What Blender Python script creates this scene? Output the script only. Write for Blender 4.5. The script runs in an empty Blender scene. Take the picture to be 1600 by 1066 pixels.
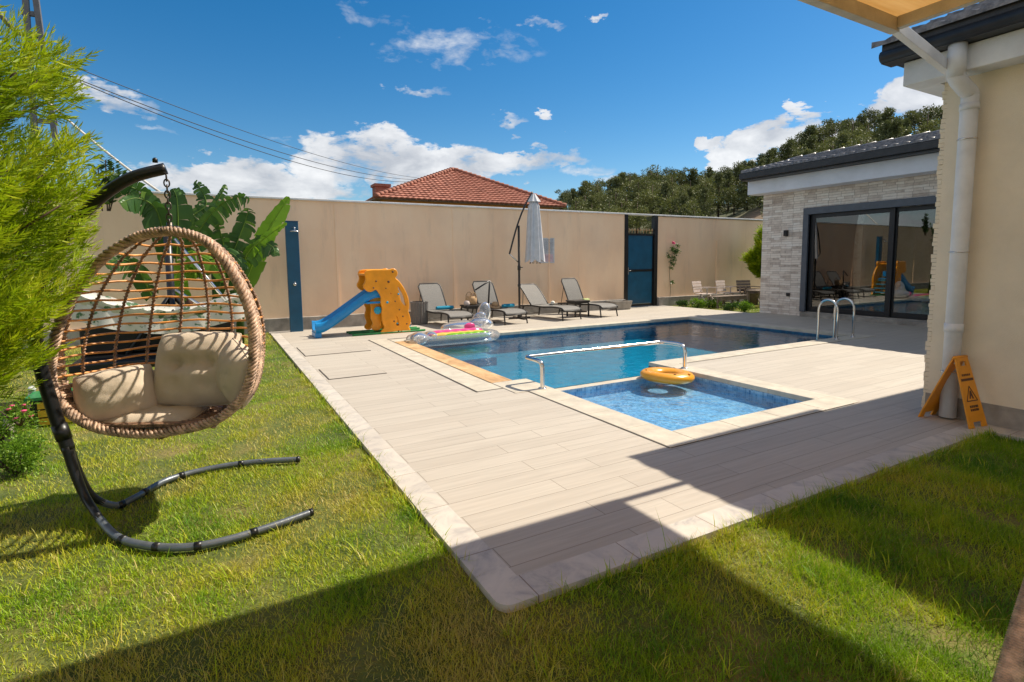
import bpy, math, random
import numpy as np
from mathutils import Vector, Matrix, noise
random.seed(7); np.random.seed(7)
sc = bpy.context.scene
COL = sc.collection
PI = math.pi
# ------------------------------------------------------------ camera
CAM_H = 1.5; FPX = 833.2; YAW = .507; PIT = .0985; ROL = -.01085; SHY = -40.08
def _basis():
    f = np.array([math.sin(YAW)*math.cos(PIT), math.cos(YAW)*math.cos(PIT), -math.sin(PIT)])
    r = np.array([math.cos(YAW), -math.sin(YAW), 0.]); u = np.cross(r, f)
    return r*math.cos(ROL)+u*math.sin(ROL), -r*math.sin(ROL)+u*math.cos(ROL), f
CR, CU, CF = _basis()
cam_d = bpy.data.cameras.new('camera'); cam = bpy.data.objects.new('camera', cam_d); COL.objects.link(cam)
cam_d.sensor_width = 36; cam_d.lens = FPX/1600*36; cam_d.shift_y = SHY/1600
cam_d.clip_start = .05; cam_d.clip_end = 2000
m = Matrix.Identity(4)
for i in range(3):
    m[i][0] = CR[i]; m[i][1] = CU[i]; m[i][2] = -CF[i]
m.translation = (0, 0, CAM_H); cam.matrix_world = m
sc.camera = cam
def ray(x, y): return CR*(x-800)/FPX - CU*(y-533-SHY)/FPX + CF
def G(x, y, z=0.):
    d = ray(x, y); t = (z-CAM_H)/d[2]; return Vector(d*t)+Vector((0, 0, CAM_H))
def onY(x, y, Y):
    d = ray(x, y); return Vector(d*Y/d[1])+Vector((0, 0, CAM_H))
def onX(x, y, X):
    d = ray(x, y); return Vector(d*X/d[0])+Vector((0, 0, CAM_H))
# ------------------------------------------------------------ light
SUN_EL = math.radians(50.6); SUN_M = -.03      # sun stands over +X, a hair towards +Y
sd = Vector((math.cos(SUN_EL), math.cos(SUN_EL)*SUN_M, math.sin(SUN_EL))).normalized()
sl = bpy.data.lights.new('sun', 'SUN'); sl.energy = 5.0; sl.angle = math.radians(.53); sl.color = (1, .90, .75)
so = bpy.data.objects.new('sun', sl); COL.objects.link(so); so.rotation_euler = sd.to_track_quat('Z', 'Y').to_euler(); so.location = (20, 0, 25)
sc.view_settings.view_transform = 'Standard'; sc.view_settings.look = 'None'
sc.view_settings.exposure = .46; sc.view_settings.gamma = 1
wd = bpy.data.worlds.new('World'); sc.world = wd; wd.use_nodes = True
nt = wd.node_tree; nt.nodes.clear()
class NT:
    def __init__(s, nt): s.nt = nt
    def n(s, t, **kw):
        o = s.nt.nodes.new(t)
        for k, v in kw.items():
            if k[0] == 'i' and k[1:].isdigit(): s.set(o.inputs[int(k[1:])], v)
            elif k.startswith('I_'): s.set(o.inputs[k[2:].replace('_', ' ')], v)
            else: setattr(o, k, v)
        return o
    def set(s, inp, v):
        if isinstance(v, bpy.types.NodeSocket): s.nt.links.new(v, inp)
        elif isinstance(v, bpy.types.Node): s.nt.links.new(v.outputs[0], inp)
        else:
            if inp.type == 'RGBA' and len(v) == 3: v = (*v, 1)
            inp.default_value = v
    def math(s, op, a, b=0., c=0., clamp=False):
        o = s.nt.nodes.new('ShaderNodeMath'); o.operation = op; o.use_clamp = clamp
        s.set(o.inputs[0], a); s.set(o.inputs[1], b); s.set(o.inputs[2], c); return o.outputs[0]
    def mix(s, f, a, b, mode='MIX'):
        o = s.nt.nodes.new('ShaderNodeMix'); o.data_type = 'RGBA'; o.blend_type = mode
        s.set(o.inputs[0], f); s.set(o.inputs[6], a); s.set(o.inputs[7], b); return o.outputs[2]
    def ramp(s, f, pts):
        o = s.nt.nodes.new('ShaderNodeValToRGB'); s.set(o.inputs[0], f); e = o.color_ramp.elements
        while len(e) < len(pts): e.new(.5)
        for k, (p, c) in enumerate(pts):
            e[k].position = p; e[k].color = (*c, 1) if len(c) == 3 else c
        return o.outputs[0]
w = NT(nt)
sky = w.n('ShaderNodeTexSky', sky_type='NISHITA', sun_disc=False, sun_elevation=SUN_EL,
          sun_rotation=math.atan2(sd.x, sd.y), altitude=300, air_density=1., dust_density=.3, ozone_density=1.5)
hs = w.n('ShaderNodeHueSaturation', I_Saturation=1.46, I_Hue=.497, I_Value=.98, I_Color=sky)
tc = w.n('ShaderNodeTexCoord'); sep = w.n('ShaderNodeSeparateXYZ', i0=tc.outputs['Generated'])
az = w.math('ARCTAN2', sep.outputs[0], sep.outputs[1]); el = w.math('ARCSINE', sep.outputs[2])
cmb = w.n('ShaderNodeCombineXYZ', i0=az, i1=w.math('MULTIPLY', el, 2.1), i2=0.)
nz = w.n('ShaderNodeTexNoise', I_Vector=cmb, I_Scale=9.5, I_Detail=9., I_Roughness=.58, I_Distortion=.25)
nz2 = w.n('ShaderNodeTexNoise', I_Vector=cmb, I_Scale=22., I_Detail=6., I_Roughness=.6, I_Distortion=.6)
nzf = w.math('ADD', w.math('MULTIPLY', nz.outputs[0], .7), w.math('MULTIPLY', nz2.outputs[0], .3))
CL = [(150, 150, 105, 26, .8), (400, 287, 180, 38, 1.15), (590, 248, 130, 48, 1.15), (700, 262, 170, 30, 1), (835, 250, 90, 20, .95),
      (740, 78, 140, 40, .36), (590, 25, 70, 26, .25), (870, 188, 24, 12, .8), (660, 150, 42, 16, .5), (790, 185, 36, 13, .6),
      (940, 17, 20, 12, .7), (848, 30, 42, 14, .5), (755, 36, 22, 14, .4), (520, 40, 20, 16, .3), (1106, 222, 30, 22, 1.3), (1208, 224, 105, 34, 1.35),
      (1258, 180, 26, 18, .9), (1345, 188, 66, 24, 1.15), (1435, 158, 80, 44, 1.2), (1500, 150, 50, 40, 1.0), (1160, 256, 34, 16, .8),
      (930, 268, 90, 16, .4), (1040, 285, 120, 14, .5), (240, 200, 60, 10, .3), (430, 225, 50, 8, .3), (1720, 120, 160, 60, .9), (-150, 220, 150, 50, 1)]
acc = None
azw = w.math('ADD', az, w.math('MULTIPLY', w.math('SUBTRACT', nz.outputs[0], .5), .26)); nz3 = w.n('ShaderNodeTexNoise', I_Vector=cmb, I_Scale=11., I_Detail=7., I_Roughness=.6)
elw = w.math('ADD', el, w.math('MULTIPLY', w.math('SUBTRACT', nz3.outputs[0], .5), .13))
for (cx, cy, rx, ry, wt) in CL:
    d = ray(cx, cy); d = d/np.linalg.norm(d); a0 = math.atan2(d[0], d[1]); e0 = math.asin(d[2])
    d1 = ray(cx+rx, cy); d1 = d1/np.linalg.norm(d1); ra = abs(math.atan2(d1[0], d1[1])-a0)
    d2 = ray(cx, cy-ry); d2 = d2/np.linalg.norm(d2); re = abs(math.asin(d2[2])-e0)
    u = w.math('DIVIDE', w.math('SUBTRACT', azw, a0), ra); v = w.math('DIVIDE', w.math('SUBTRACT', elw, e0), re)
    q = w.math('SUBTRACT', 1., w.math('ADD', w.math('MULTIPLY', u, u), w.math('MULTIPLY', v, v)), clamp=True)
    q = w.math('MULTIPLY', w.math('POWER', q, .6), wt)
    acc = q if acc is None else w.math('MAXIMUM', acc, q)
# unseen broken cloud added behind and above the camera to neutralise blue ambient light
fwd = w.n('ShaderNodeVectorMath', operation='DOT_PRODUCT', i0=tc.outputs['Generated'], i1=(math.sin(YAW), math.cos(YAW), -.05))
rear = w.math('MULTIPLY', w.math('SUBTRACT', .50, fwd.outputs['Value']), 2.2, clamp=True)
acc = w.math('MAXIMUM', acc, w.math('MULTIPLY', rear, .60))
den = w.math('ADD', acc, w.math('MULTIPLY', w.math('SUBTRACT', nzf, .5), 3.0))
den = w.math('MULTIPLY', w.math('SUBTRACT', den, .22), 1.8, clamp=True)
den = w.math('MULTIPLY', den, w.math('MULTIPLY', acc, 2.2, clamp=True))
ccol = w.mix(w.math('MULTIPLY', w.math('SUBTRACT', nz.outputs[0], .38), 3.2, clamp=True), (4.6, 4.8, 5.2), (8.6, 8.6, 8.6))
skyc = w.mix(w.math('MULTIPLY', den, .92), hs.outputs[0], ccol)
bg = w.n('ShaderNodeBackground', I_Color=skyc, I_Strength=.088)
w.n('ShaderNodeOutputWorld', I_Surface=bg)
# ------------------------------------------------------------ materials
M = {}
def newmat(name):
    mt = bpy.data.materials.new(name); mt.use_nodes = True; mt.node_tree.nodes.clear(); t = NT(mt.node_tree); M[name] = mt
    t.out = t.n('ShaderNodeOutputMaterial'); return t
def objv(t, sc_=(1, 1, 1), rot=(0, 0, 0), kind='Object'):
    c = t.n('ShaderNodeTexCoord'); mp = t.n('ShaderNodeMapping', I_Vector=c.outputs[kind]); mp.inputs['Scale'].default_value = sc_
    mp.inputs['Rotation'].default_value = rot; return mp.outputs[0]
def fin(t, p): t.nt.links.new(p.outputs[0], t.out.inputs[0])
def pm(name, col, rough=.5, metal=0., var=.12, scale=8., bump=0., bscale=60., spec=.5, col2=None, coat=0.):
    t = newmat(name); v = objv(t)
    n1 = t.n('ShaderNodeTexNoise', I_Vector=v, I_Scale=scale, I_Detail=5., I_Roughness=.6)
    c2 = col2 or tuple(c*(1-var*2.2) for c in col)
    c1 = tuple(min(1, c*(1+var)) for c in col)
    c = t.ramp(n1.outputs[0], [(.3, c2), (.7, c1)])
    p = t.n('ShaderNodeBsdfPrincipled', I_Base_Color=c, I_Roughness=rough, I_Metallic=metal)
    p.inputs['Specular IOR Level'].default_value = spec; p.inputs['Coat Weight'].default_value = coat
    if bump:
        n2 = t.n('ShaderNodeTexNoise', I_Vector=v, I_Scale=bscale, I_Detail=4.)
        b = t.n('ShaderNodeBump', I_Strength=bump, I_Distance=.01, I_Height=n2.outputs[0]); t.set(p.inputs['Normal'], b.outputs[0])
    fin(t, p); return M[name]
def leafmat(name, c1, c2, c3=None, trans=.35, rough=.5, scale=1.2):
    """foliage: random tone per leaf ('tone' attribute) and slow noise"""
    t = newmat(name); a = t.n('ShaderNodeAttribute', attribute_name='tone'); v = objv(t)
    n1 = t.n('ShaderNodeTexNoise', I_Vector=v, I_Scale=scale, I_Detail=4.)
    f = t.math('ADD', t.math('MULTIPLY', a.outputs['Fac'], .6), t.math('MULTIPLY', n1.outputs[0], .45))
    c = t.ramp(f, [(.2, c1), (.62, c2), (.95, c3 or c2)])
    d = t.n('ShaderNodeBsdfPrincipled', I_Base_Color=c, I_Roughness=rough); d.inputs['Specular IOR Level'].default_value = .3
    tr = t.n('ShaderNodeBsdfTranslucent', I_Color=t.mix(.5, c, (c2[0]*1.3, c2[1]*1.3, c2[2]*.6)))
    mx = t.n('ShaderNodeMixShader', i0=trans, i1=d, i2=tr); fin(t, mx); return M[name]

# deck planks
t = newmat('deck_tile'); v = objv(t)
br = t.n('ShaderNodeTexBrick', I_Vector=v, I_Scale=1., I_Color1=(.45, .40, .335), I_Color2=(.50, .45, .38), I_Mortar=(.25, .215, .17))
br.inputs['Mortar Size'].default_value = .003; br.inputs['Brick Width'].default_value = 1.2; br.inputs['Row Height'].default_value = .2; br.offset = .37
v2 = objv(t, (1.1, 22, 1)); st = t.n('ShaderNodeTexNoise', I_Vector=v2, I_Scale=1.3, I_Detail=7., I_Roughness=.62, I_Distortion=.5)
v3 = objv(t, (.5, 1.2, 1)); st2 = t.n('ShaderNodeTexNoise', I_Vector=v3, I_Scale=1.6, I_Detail=5.)
c = t.mix(t.math('MULTIPLY', t.math('SUBTRACT', .62, st.outputs[0], clamp=True), 1.4), br.outputs[0], (.30, .26, .21))
c = t.mix(t.math('MULTIPLY', t.math('SUBTRACT', st2.outputs[0], .5, clamp=True), 1.2), c, (.50, .43, .35))
p = t.n('ShaderNodeBsdfPrincipled', I_Base_Color=c, I_Roughness=.62)
bm_ = t.n('ShaderNodeBump', I_Strength=.25, I_Distance=.004, I_Height=t.math('SUBTRACT', st.outputs[0], t.math('MULTIPLY', br.outputs['Fac'], 1.))); t.set(p.inputs['Normal'], bm_.outputs[0]); fin(t, p)
# marble border
t = newmat('marble'); v = objv(t)
n1 = t.n('ShaderNodeTexNoise', I_Vector=v, I_Scale=3.5, I_Detail=8., I_Roughness=.65, I_Distortion=1.6)
c = t.ramp(n1.outputs[0], [(.30, (.36, .335, .315)), (.42, (.50, .46, .41)), (.52, (.58, .53, .46)), (.7, (.64, .58, .50))])
br = t.n('ShaderNodeTexBrick', I_Vector=v, I_Scale=1., I_Color1=(1, 1, 1), I_Color2=(.88, .87, .86), I_Mortar=(.45, .36, .28))
br.inputs['Mortar Size'].default_value = .003; br.inputs['Brick Width'].default_value = .6; br.inputs['Row Height'].default_value = .6; br.offset = 0
c = t.mix(1., c, br.outputs[0], 'MULTIPLY')
p = t.n('ShaderNodeBsdfPrincipled', I_Base_Color=c, I_Roughness=.5)
b = t.n('ShaderNodeBump', I_Strength=.3, I_Distance=.004, I_Height=n1.outputs[0]); t.set(p.inputs['Normal'], b.outputs[0]); fin(t, p)
pm('coping', (.56, .50, .40), .55, var=.1, scale=5, bump=.2, bscale=90)
t = newmat('sandstone'); v = objv(t, (2, 1, 1)); n1 = t.n('ShaderNodeTexNoise', I_Vector=v, I_Scale=2.4, I_Detail=7., I_Roughness=.6, I_Distortion=1.)
c = t.ramp(n1.outputs[0], [(.3, (.36, .20, .09)), (.5, (.55, .34, .16)), (.72, (.66, .46, .25))])
p = t.n('ShaderNodeBsdfPrincipled', I_Base_Color=c, I_Roughness=.6); fin(t, p)
pm('joint', (.06, .05, .04), .8)
pm('concrete', (.34, .31, .27), .85, var=.18, scale=4, bump=.4, bscale=50)
# rendered perimeter wall, mottled
t = newmat('wall_paint'); v = objv(t); v2 = objv(t, (1, 1, .35))
n1 = t.n('ShaderNodeTexNoise', I_Vector=v2, I_Scale=1.1, I_Detail=6., I_Roughness=.6)
n2 = t.n('ShaderNodeTexNoise', I_Vector=v, I_Scale=9., I_Detail=4.)
c = t.ramp(n1.outputs[0], [(.3, (.90, .61, .39)), (.7, (.97, .72, .49))])
c = t.mix(t.math('MULTIPLY', t.math('SUBTRACT', n2.outputs[0], .55, clamp=True), 1.0), c, (.90, .70, .52))
v4 = objv(t, (1.7, 1.7, .30)); n4 = t.n('ShaderNodeTexNoise', I_Vector=v4, I_Scale=1.6, I_Detail=6., I_Roughness=.7); c = t.mix(t.math('MULTIPLY', t.math('SUBTRACT', n4.outputs[0], .54, clamp=True), 1.9, clamp=True), c, (.50, .37, .27))
v5 = objv(t, (1.6, 1.6, 1.6)); n5 = t.n('ShaderNodeTexNoise', I_Vector=v5, I_Scale=.5, I_Detail=3.); c = t.mix(t.math('MULTIPLY', t.math('SUBTRACT', n5.outputs[0], .5, clamp=True), 1.6), c, (.70, .50, .36))
p = t.n('ShaderNodeBsdfPrincipled', I_Base_Color=c, I_Roughness=.75)
b = t.n('ShaderNodeBump', I_Strength=.35, I_Distance=.02, I_Height=t.math('ADD', n1.outputs[0], t.math('MULTIPLY', n2.outputs[0], .25))); t.set(p.inputs['Normal'], b.outputs[0]); fin(t, p)
pm('house_paint', (.84, .73, .56), .8, var=.06, scale=1.6, bump=.5, bscale=160)
pm('white_paint', (.74, .74, .74), .5, var=.08, scale=3, bump=.2, bscale=40)
pm('fascia_paint', (.70, .72, .78), .5, var=.05, scale=2)
pm('gutter', (.025, .025, .028), .45, var=.2)
pm('roof_tile_dark', (.20, .19, .19), .35, var=.3, scale=14, bump=.2)
pm('red_tile', (.30, .115, .075), .8, var=.35, scale=2.2, bump=.3, bscale=20, col2=(.22, .075, .045))
pm('orange_paint', (.62, .27, .05), .7, var=.1, scale=1)
pm('alu_dark', (.02, .021, .024), .35, metal=.3, var=.1)
pm('frame_grey', (.085, .10, .125), .45, var=.08)
pm('black_metal', (.012, .012, .013), .38, metal=.2, var=.2, spec=.6)
pm('grey_metal', (.16, .18, .20), .38, metal=.4, var=.15, bump=.1)
pm('steel', (.72, .70, .67), .16, metal=1., var=.04)
pm('blue_paint', (.004, .085, .17), .38, var=.12, scale=3)
pm('blue_plastic', (.006, .24, .58), .32, var=.08, scale=4)
pm('cyan_plastic', (.01, .32, .50), .32, var=.08)
pm('orange_plastic', (.88, .33, .010), .34, var=.1, scale=3)
pm('green_plastic', (.02, .20, .05), .4)
pm('brown_dot', (.10, .035, .015), .5)
pm('sling', (.20, .19, .175), .75, var=.1, scale=40, bump=.3, bscale=400)
pm('lounger_frame', (.030, .026, .023), .45)
pm('canopy_cloth', (.60, .60, .62), .8, var=.06, scale=8, bump=.3, bscale=30)
pm('yellow_pvc', (.85, .36, .015), .28, var=.05, scale=3, coat=.4)
pm('sign_yellow', (.78, .30, .01), .38, var=.06, scale=5)
pm('ink', (.05, .015, .01), .6)
pm('ink_grey', (.24, .27, .31), .6)
pm('ink_pink', (.62, .22, .30), .6)
pm('panel_white', (.60, .61, .63), .5)
pm('teal_towel', (.01, .24, .38), .9, bump=.6, bscale=150)
pm('white_towel', (.75, .74, .66), .9, bump=.6, bscale=120)
pm('green_towel', (.45, .52, .22), .9, bump=.6, bscale=120)
pm('straw', (.52, .33, .17), .8, bump=.6, bscale=90)
pm('rattan', (.33, .19, .115), .5, var=.35, scale=25, bump=.3, bscale=120)
pm('rattan_rim', (.60, .40, .27), .5, var=.35, scale=22, bump=.3, bscale=120)
pm('cane', (.78, .33, .075), .45, var=.25, scale=10)
pm('cushion', (.64, .53, .40), .85, var=.06, scale=6, bump=.35, bscale=260)
pm('chain', (.10, .085, .07), .4, metal=.8)
pm('wood_grey', (.25, .19, .15), .7, var=.2, scale=8)
pm('wood_pale', (.60, .50, .45), .7, var=.12, scale=8)
pm('terracotta', (.33, .11, .05), .75)
pm('bark', (.085, .055, .035), .9, var=.3, bump=.6, bscale=30)
pm('soil', (.10, .065, .035), .95, var=.3)
pm('flower_pink', (.75, .08, .20), .6)
pm('box_yellow', (.75, .45, .03), .6)
pm('curtain', (.72, .71, .68), .9, bump=.2, bscale=20)
pm('room_wall', (.30, .24, .19), .8)
pm('rope', (.62, .58, .50), .8, bump=.5, bscale=60)
pm('pole_steel', (.13, .13, .14), .6)
pm('cable', (.04, .04, .045), .6)
pm('earth_bank', (.16, .095, .055), .95, var=.3, scale=.4)
# stone cladding (split-face ledger stones)
t = newmat('stone'); c_ = t.n('ShaderNodeTexCoord'); s_ = t.n('ShaderNodeSeparateXYZ', i0=c_.outputs['Object'])
hv = t.n('ShaderNodeCombineXYZ', i0=t.math('ADD', s_.outputs[0], s_.outputs[1]), i1=s_.outputs[2], i2=0.)
wob = t.n('ShaderNodeTexNoise', I_Vector=hv, I_Scale=3.5, I_Detail=2.)
hv2 = t.n('ShaderNodeVectorMath', operation='ADD', i0=hv); ww = t.n('ShaderNodeCombineXYZ', i0=0., i1=t.math('MULTIPLY', t.math('SUBTRACT', wob.outputs[0], .5), .035), i2=0.); t.set(hv2.inputs[1], ww)
def brk(bw, rh, off, sq):
    b = t.n('ShaderNodeTexBrick', I_Vector=hv2, I_Scale=1., I_Color1=(0, 0, 0), I_Color2=(1, 1, 1), I_Mortar=(.3, .3, .3))
    b.inputs['Mortar Size'].default_value = .0035; b.inputs['Mortar Smooth'].default_value = .3; b.inputs['Brick Width'].default_value = bw; b.inputs['Row Height'].default_value = rh; b.offset = off; b.squash = sq; b.squash_frequency = 3; b.offset_frequency = 3
    return b
b1 = brk(.31, .062, .43, .6); b2 = brk(.47, .124, .31, 1.4)
nn = t.n('ShaderNodeTexNoise', I_Vector=hv, I_Scale=9., I_Detail=7., I_Roughness=.65)
f = t.math('ADD', t.math('MULTIPLY', b1.outputs[0], .40), t.math('ADD', t.math('MULTIPLY', b2.outputs[0], .2), t.math('MULTIPLY', nn.outputs[0], .55)))
c = t.ramp(f, [(.18, (.33, .26, .21)), (.38, (.58, .49, .42)), (.58, (.78, .69, .60)), (.9, (.88, .83, .76))])
c = t.mix(t.math('MULTIPLY', b1.outputs['Fac'], .55), c, (.26, .22, .20))
p = t.n('ShaderNodeBsdfPrincipled', I_Base_Color=c, I_Roughness=.85)
hh = t.math('SUBTRACT', t.math('ADD', t.math('MULTIPLY', b1.outputs[0], .5), t.math('MULTIPLY', nn.outputs[0], .8)), b1.outputs['Fac'])
b = t.n('ShaderNodeBump', I_Strength=.9, I_Distance=.03, I_Height=hh); t.set(p.inputs['Normal'], b.outputs[0]); fin(t, p)
# pool tiles
def tilemat(name, c1, c2, mort, sz, var=.5):
    t = newmat(name); c_ = t.n('ShaderNodeTexCoord'); s_ = t.n('ShaderNodeSeparateXYZ', i0=c_.outputs['Object']); g_ = t.n('ShaderNodeNewGeometry'); ns = t.n('ShaderNodeSeparateXYZ', i0=g_.outputs['Normal'])
    hz = t.math('ABSOLUTE', ns.outputs[2]); ax = t.math('ABSOLUTE', ns.outputs[0])
    u = t.math('ADD', t.math('MULTIPLY', s_.outputs[0], t.math('SUBTRACT', 1., ax)), t.math('MULTIPLY', s_.outputs[1], ax))
    v_ = t.math('ADD', t.math('MULTIPLY', s_.outputs[1], hz), t.math('MULTIPLY', s_.outputs[2], t.math('SUBTRACT', 1., hz)))
    vv = t.n('ShaderNodeCombineXYZ', i0=u, i1=v_, i2=0.)
    b = t.n('ShaderNodeTexBrick', I_Vector=vv, I_Scale=1., I_Color1=c1, I_Color2=c2, I_Mortar=mort); b.offset = 0
    b.inputs['Mortar Size'].default_value = sz*.05; b.inputs['Brick Width'].default_value = sz; b.inputs['Row Height'].default_value = sz
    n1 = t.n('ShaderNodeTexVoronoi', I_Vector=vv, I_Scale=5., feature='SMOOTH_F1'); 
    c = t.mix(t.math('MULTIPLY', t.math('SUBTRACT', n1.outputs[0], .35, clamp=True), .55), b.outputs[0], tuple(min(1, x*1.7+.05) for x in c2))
    p = t.n('ShaderNodeBsdfPrincipled', I_Base_Color=c, I_Roughness=.35); fin(t, p)
tilemat('pool_tile', (.010, .21, .34), (.016, .29, .43), (.05, .31, .43), .05)
tilemat('mosaic', (.04, .17, .36), (.26, .46, .66), (.36, .50, .60), .03)
tilemat('band_tile', (.005, .07, .16), (.01, .13, .25), (.05, .15, .24), .05)
def watermat(name, tint, bs, scale, detail=3.):
    t = newmat(name); v = objv(t)
    n1 = t.n('ShaderNodeTexNoise', I_Vector=v, I_Scale=scale, I_Detail=detail, I_Roughness=.5, I_Distortion=.4)
    b = t.n('ShaderNodeBump', I_Strength=bs, I_Distance=.05, I_Height=n1.outputs[0])
    fr = t.n('ShaderNodeFresnel', I_IOR=1.34, I_Normal=b.outputs[0])
    tr = t.n('ShaderNodeBsdfTransparent', I_Color=tint); gl = t.n('ShaderNodeBsdfGlossy', I_Roughness=.015, I_Normal=b.outputs[0], I_Color=(1, 1, 1))
    fin(t, t.n('ShaderNodeMixShader', i0=fr, i1=tr, i2=gl))
watermat('water_main', (.42, .86, .93), .20, 5.5)
watermat('water_splash', (.80, .93, .98), .42, 7., 4.)
def glassmat(name, ior, tint=(1, 1, 1), rough=.0):
    t = newmat(name); fr = t.n('ShaderNodeFresnel', I_IOR=ior)
    tr = t.n('ShaderNodeBsdfTransparent', I_Color=tint); gl = t.n('ShaderNodeBsdfGlossy', I_Roughness=rough)
    fin(t, t.n('ShaderNodeMixShader', i0=fr, i1=tr, i2=gl))
glassmat('window_glass', 2.1, (.62, .66, .66))
t = newmat('clear_pvc'); fr = t.n('ShaderNodeFresnel', I_IOR=1.28); tr = t.n('ShaderNodeBsdfTransparent', I_Color=(.95, .96, .97)); gl = t.n('ShaderNodeBsdfGlossy', I_Roughness=.06); df = t.n('ShaderNodeBsdfDiffuse', I_Color=(.8, .8, .82))
m1 = t.n('ShaderNodeMixShader', i0=fr, i1=tr, i2=gl); fin(t, t.n('ShaderNodeMixShader', i0=.16, i1=m1, i2=df))
t = newmat('tint_pink'); p = t.n('ShaderNodeBsdfPrincipled', I_Base_Color=(.85, .10, .32), I_Roughness=.2); tr = t.n('ShaderNodeBsdfTransparent', I_Color=(1, .5, .7)); fin(t, t.n('ShaderNodeMixShader', i0=.25, i1=p, i2=tr))
t = newmat('tint_yellow'); p = t.n('ShaderNodeBsdfPrincipled', I_Base_Color=(.85, .62, .12), I_Roughness=.2); tr = t.n('ShaderNodeBsdfTransparent', I_Color=(1, .9, .6)); fin(t, t.n('ShaderNodeMixShader', i0=.25, i1=p, i2=tr))
t = newmat('tint_green'); p = t.n('ShaderNodeBsdfPrincipled', I_Base_Color=(.22, .50, .02), I_Roughness=.2); tr = t.n('ShaderNodeBsdfTransparent', I_Color=(.6, 1, .4)); fin(t, t.n('ShaderNodeMixShader', i0=.2, i1=p, i2=tr))
# awning cloth, sun shows through
t = newmat('awning_cloth'); v = objv(t, (1, 18, 1)); n1 = t.n('ShaderNodeTexNoise', I_Vector=v, I_Scale=2., I_Detail=3.); c = t.ramp(n1.outputs[0], [(.3, (.80, .58, .30)), (.7, (.88, .68, .40))])
p = t.n('ShaderNodeBsdfDiffuse', I_Color=c); tr = t.n('ShaderNodeBsdfTranslucent', I_Color=c); fin(t, t.n('ShaderNodeMixShader', i0=.55, i1=p, i2=tr))
# printed white fabric
t = newmat('floral_cloth'); v = objv(t); n1 = t.n('ShaderNodeTexNoise', I_Vector=v, I_Scale=14., I_Detail=3.); c = t.ramp(n1.outputs[0], [(.36, (.10, .20, .10)), (.42, (.66, .64, .58)), (.6, (.72, .70, .64))])
p = t.n('ShaderNodeBsdfPrincipled', I_Base_Color=c, I_Roughness=.85); fin(t, p)
# lawn soil
t = newmat('lawn_ground'); v = objv(t)
n1 = t.n('ShaderNodeTexNoise', I_Vector=v, I_Scale=1.3, I_Detail=6., I_Roughness=.65); n2 = t.n('ShaderNodeTexNoise', I_Vector=v, I_Scale=40., I_Detail=3.)
c = t.ramp(n1.outputs[0], [(.35, (.05, .09, .008)), (.5, (.13, .16, .02)), (.68, (.27, .21, .06))])
c = t.mix(t.math('MULTIPLY', n2.outputs[0], .6), c, (.035, .035, .012))
p = t.n('ShaderNodeBsdfPrincipled', I_Base_Color=c, I_Roughness=.95); b = t.n('ShaderNodeBump', I_Strength=.8, I_Distance=.03, I_Height=n2.outputs[0]); t.set(p.inputs['Normal'], b.outputs[0]); fin(t, p)
t = newmat('hill_ground'); v = objv(t); n1 = t.n('ShaderNodeTexNoise', I_Vector=v, I_Scale=.12, I_Detail=7.); c = t.ramp(n1.outputs[0], [(.38, (.05, .06, .022)), (.55, (.10, .09, .04)), (.74, (.20, .13, .08))])
p = t.n('ShaderNodeBsdfPrincipled', I_Base_Color=c, I_Roughness=.95); fin(t, p)
t = newmat('grass'); a = t.n('ShaderNodeAttribute', attribute_name='tone'); v = objv(t)
n1 = t.n('ShaderNodeTexNoise', I_Vector=v, I_Scale=1.6, I_Detail=5., I_Roughness=.65)
f = t.math('ADD', t.math('MULTIPLY', a.outputs['Fac'], .42), t.math('MULTIPLY', n1.outputs[0], .85))
c = t.ramp(f, [(.34, (.09, .24, .003)), (.50, (.30, .45, .006)), (.66, (.48, .48, .02)), (.90, (.56, .45, .14))])
d = t.n('ShaderNodeBsdfPrincipled', I_Base_Color=c, I_Roughness=.45); d.inputs['Specular IOR Level'].default_value = .35
tr = t.n('ShaderNodeBsdfTranslucent', I_Color=c); fin(t, t.n('ShaderNodeMixShader', i0=.30, i1=d, i2=tr))
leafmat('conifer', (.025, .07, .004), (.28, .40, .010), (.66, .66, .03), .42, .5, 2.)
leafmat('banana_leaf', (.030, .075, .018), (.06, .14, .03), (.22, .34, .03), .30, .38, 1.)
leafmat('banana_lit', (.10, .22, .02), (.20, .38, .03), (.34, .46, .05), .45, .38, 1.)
leafmat('pine', (.05, .068, .028), (.14, .16, .06), (.28, .28, .12), .15, .6, .5)
leafmat('pine_light', (.08, .095, .03), (.18, .20, .065), (.32, .30, .12), .15, .6, .5)
leafmat('bush', (.05, .11, .012), (.16, .30, .02), (.30, .42, .04), .35, .5, 3.)
leafmat('dark_leaf', (.02, .05, .012), (.05, .11, .02), (.14, .24, .03), .3, .45, 3.)
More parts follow.
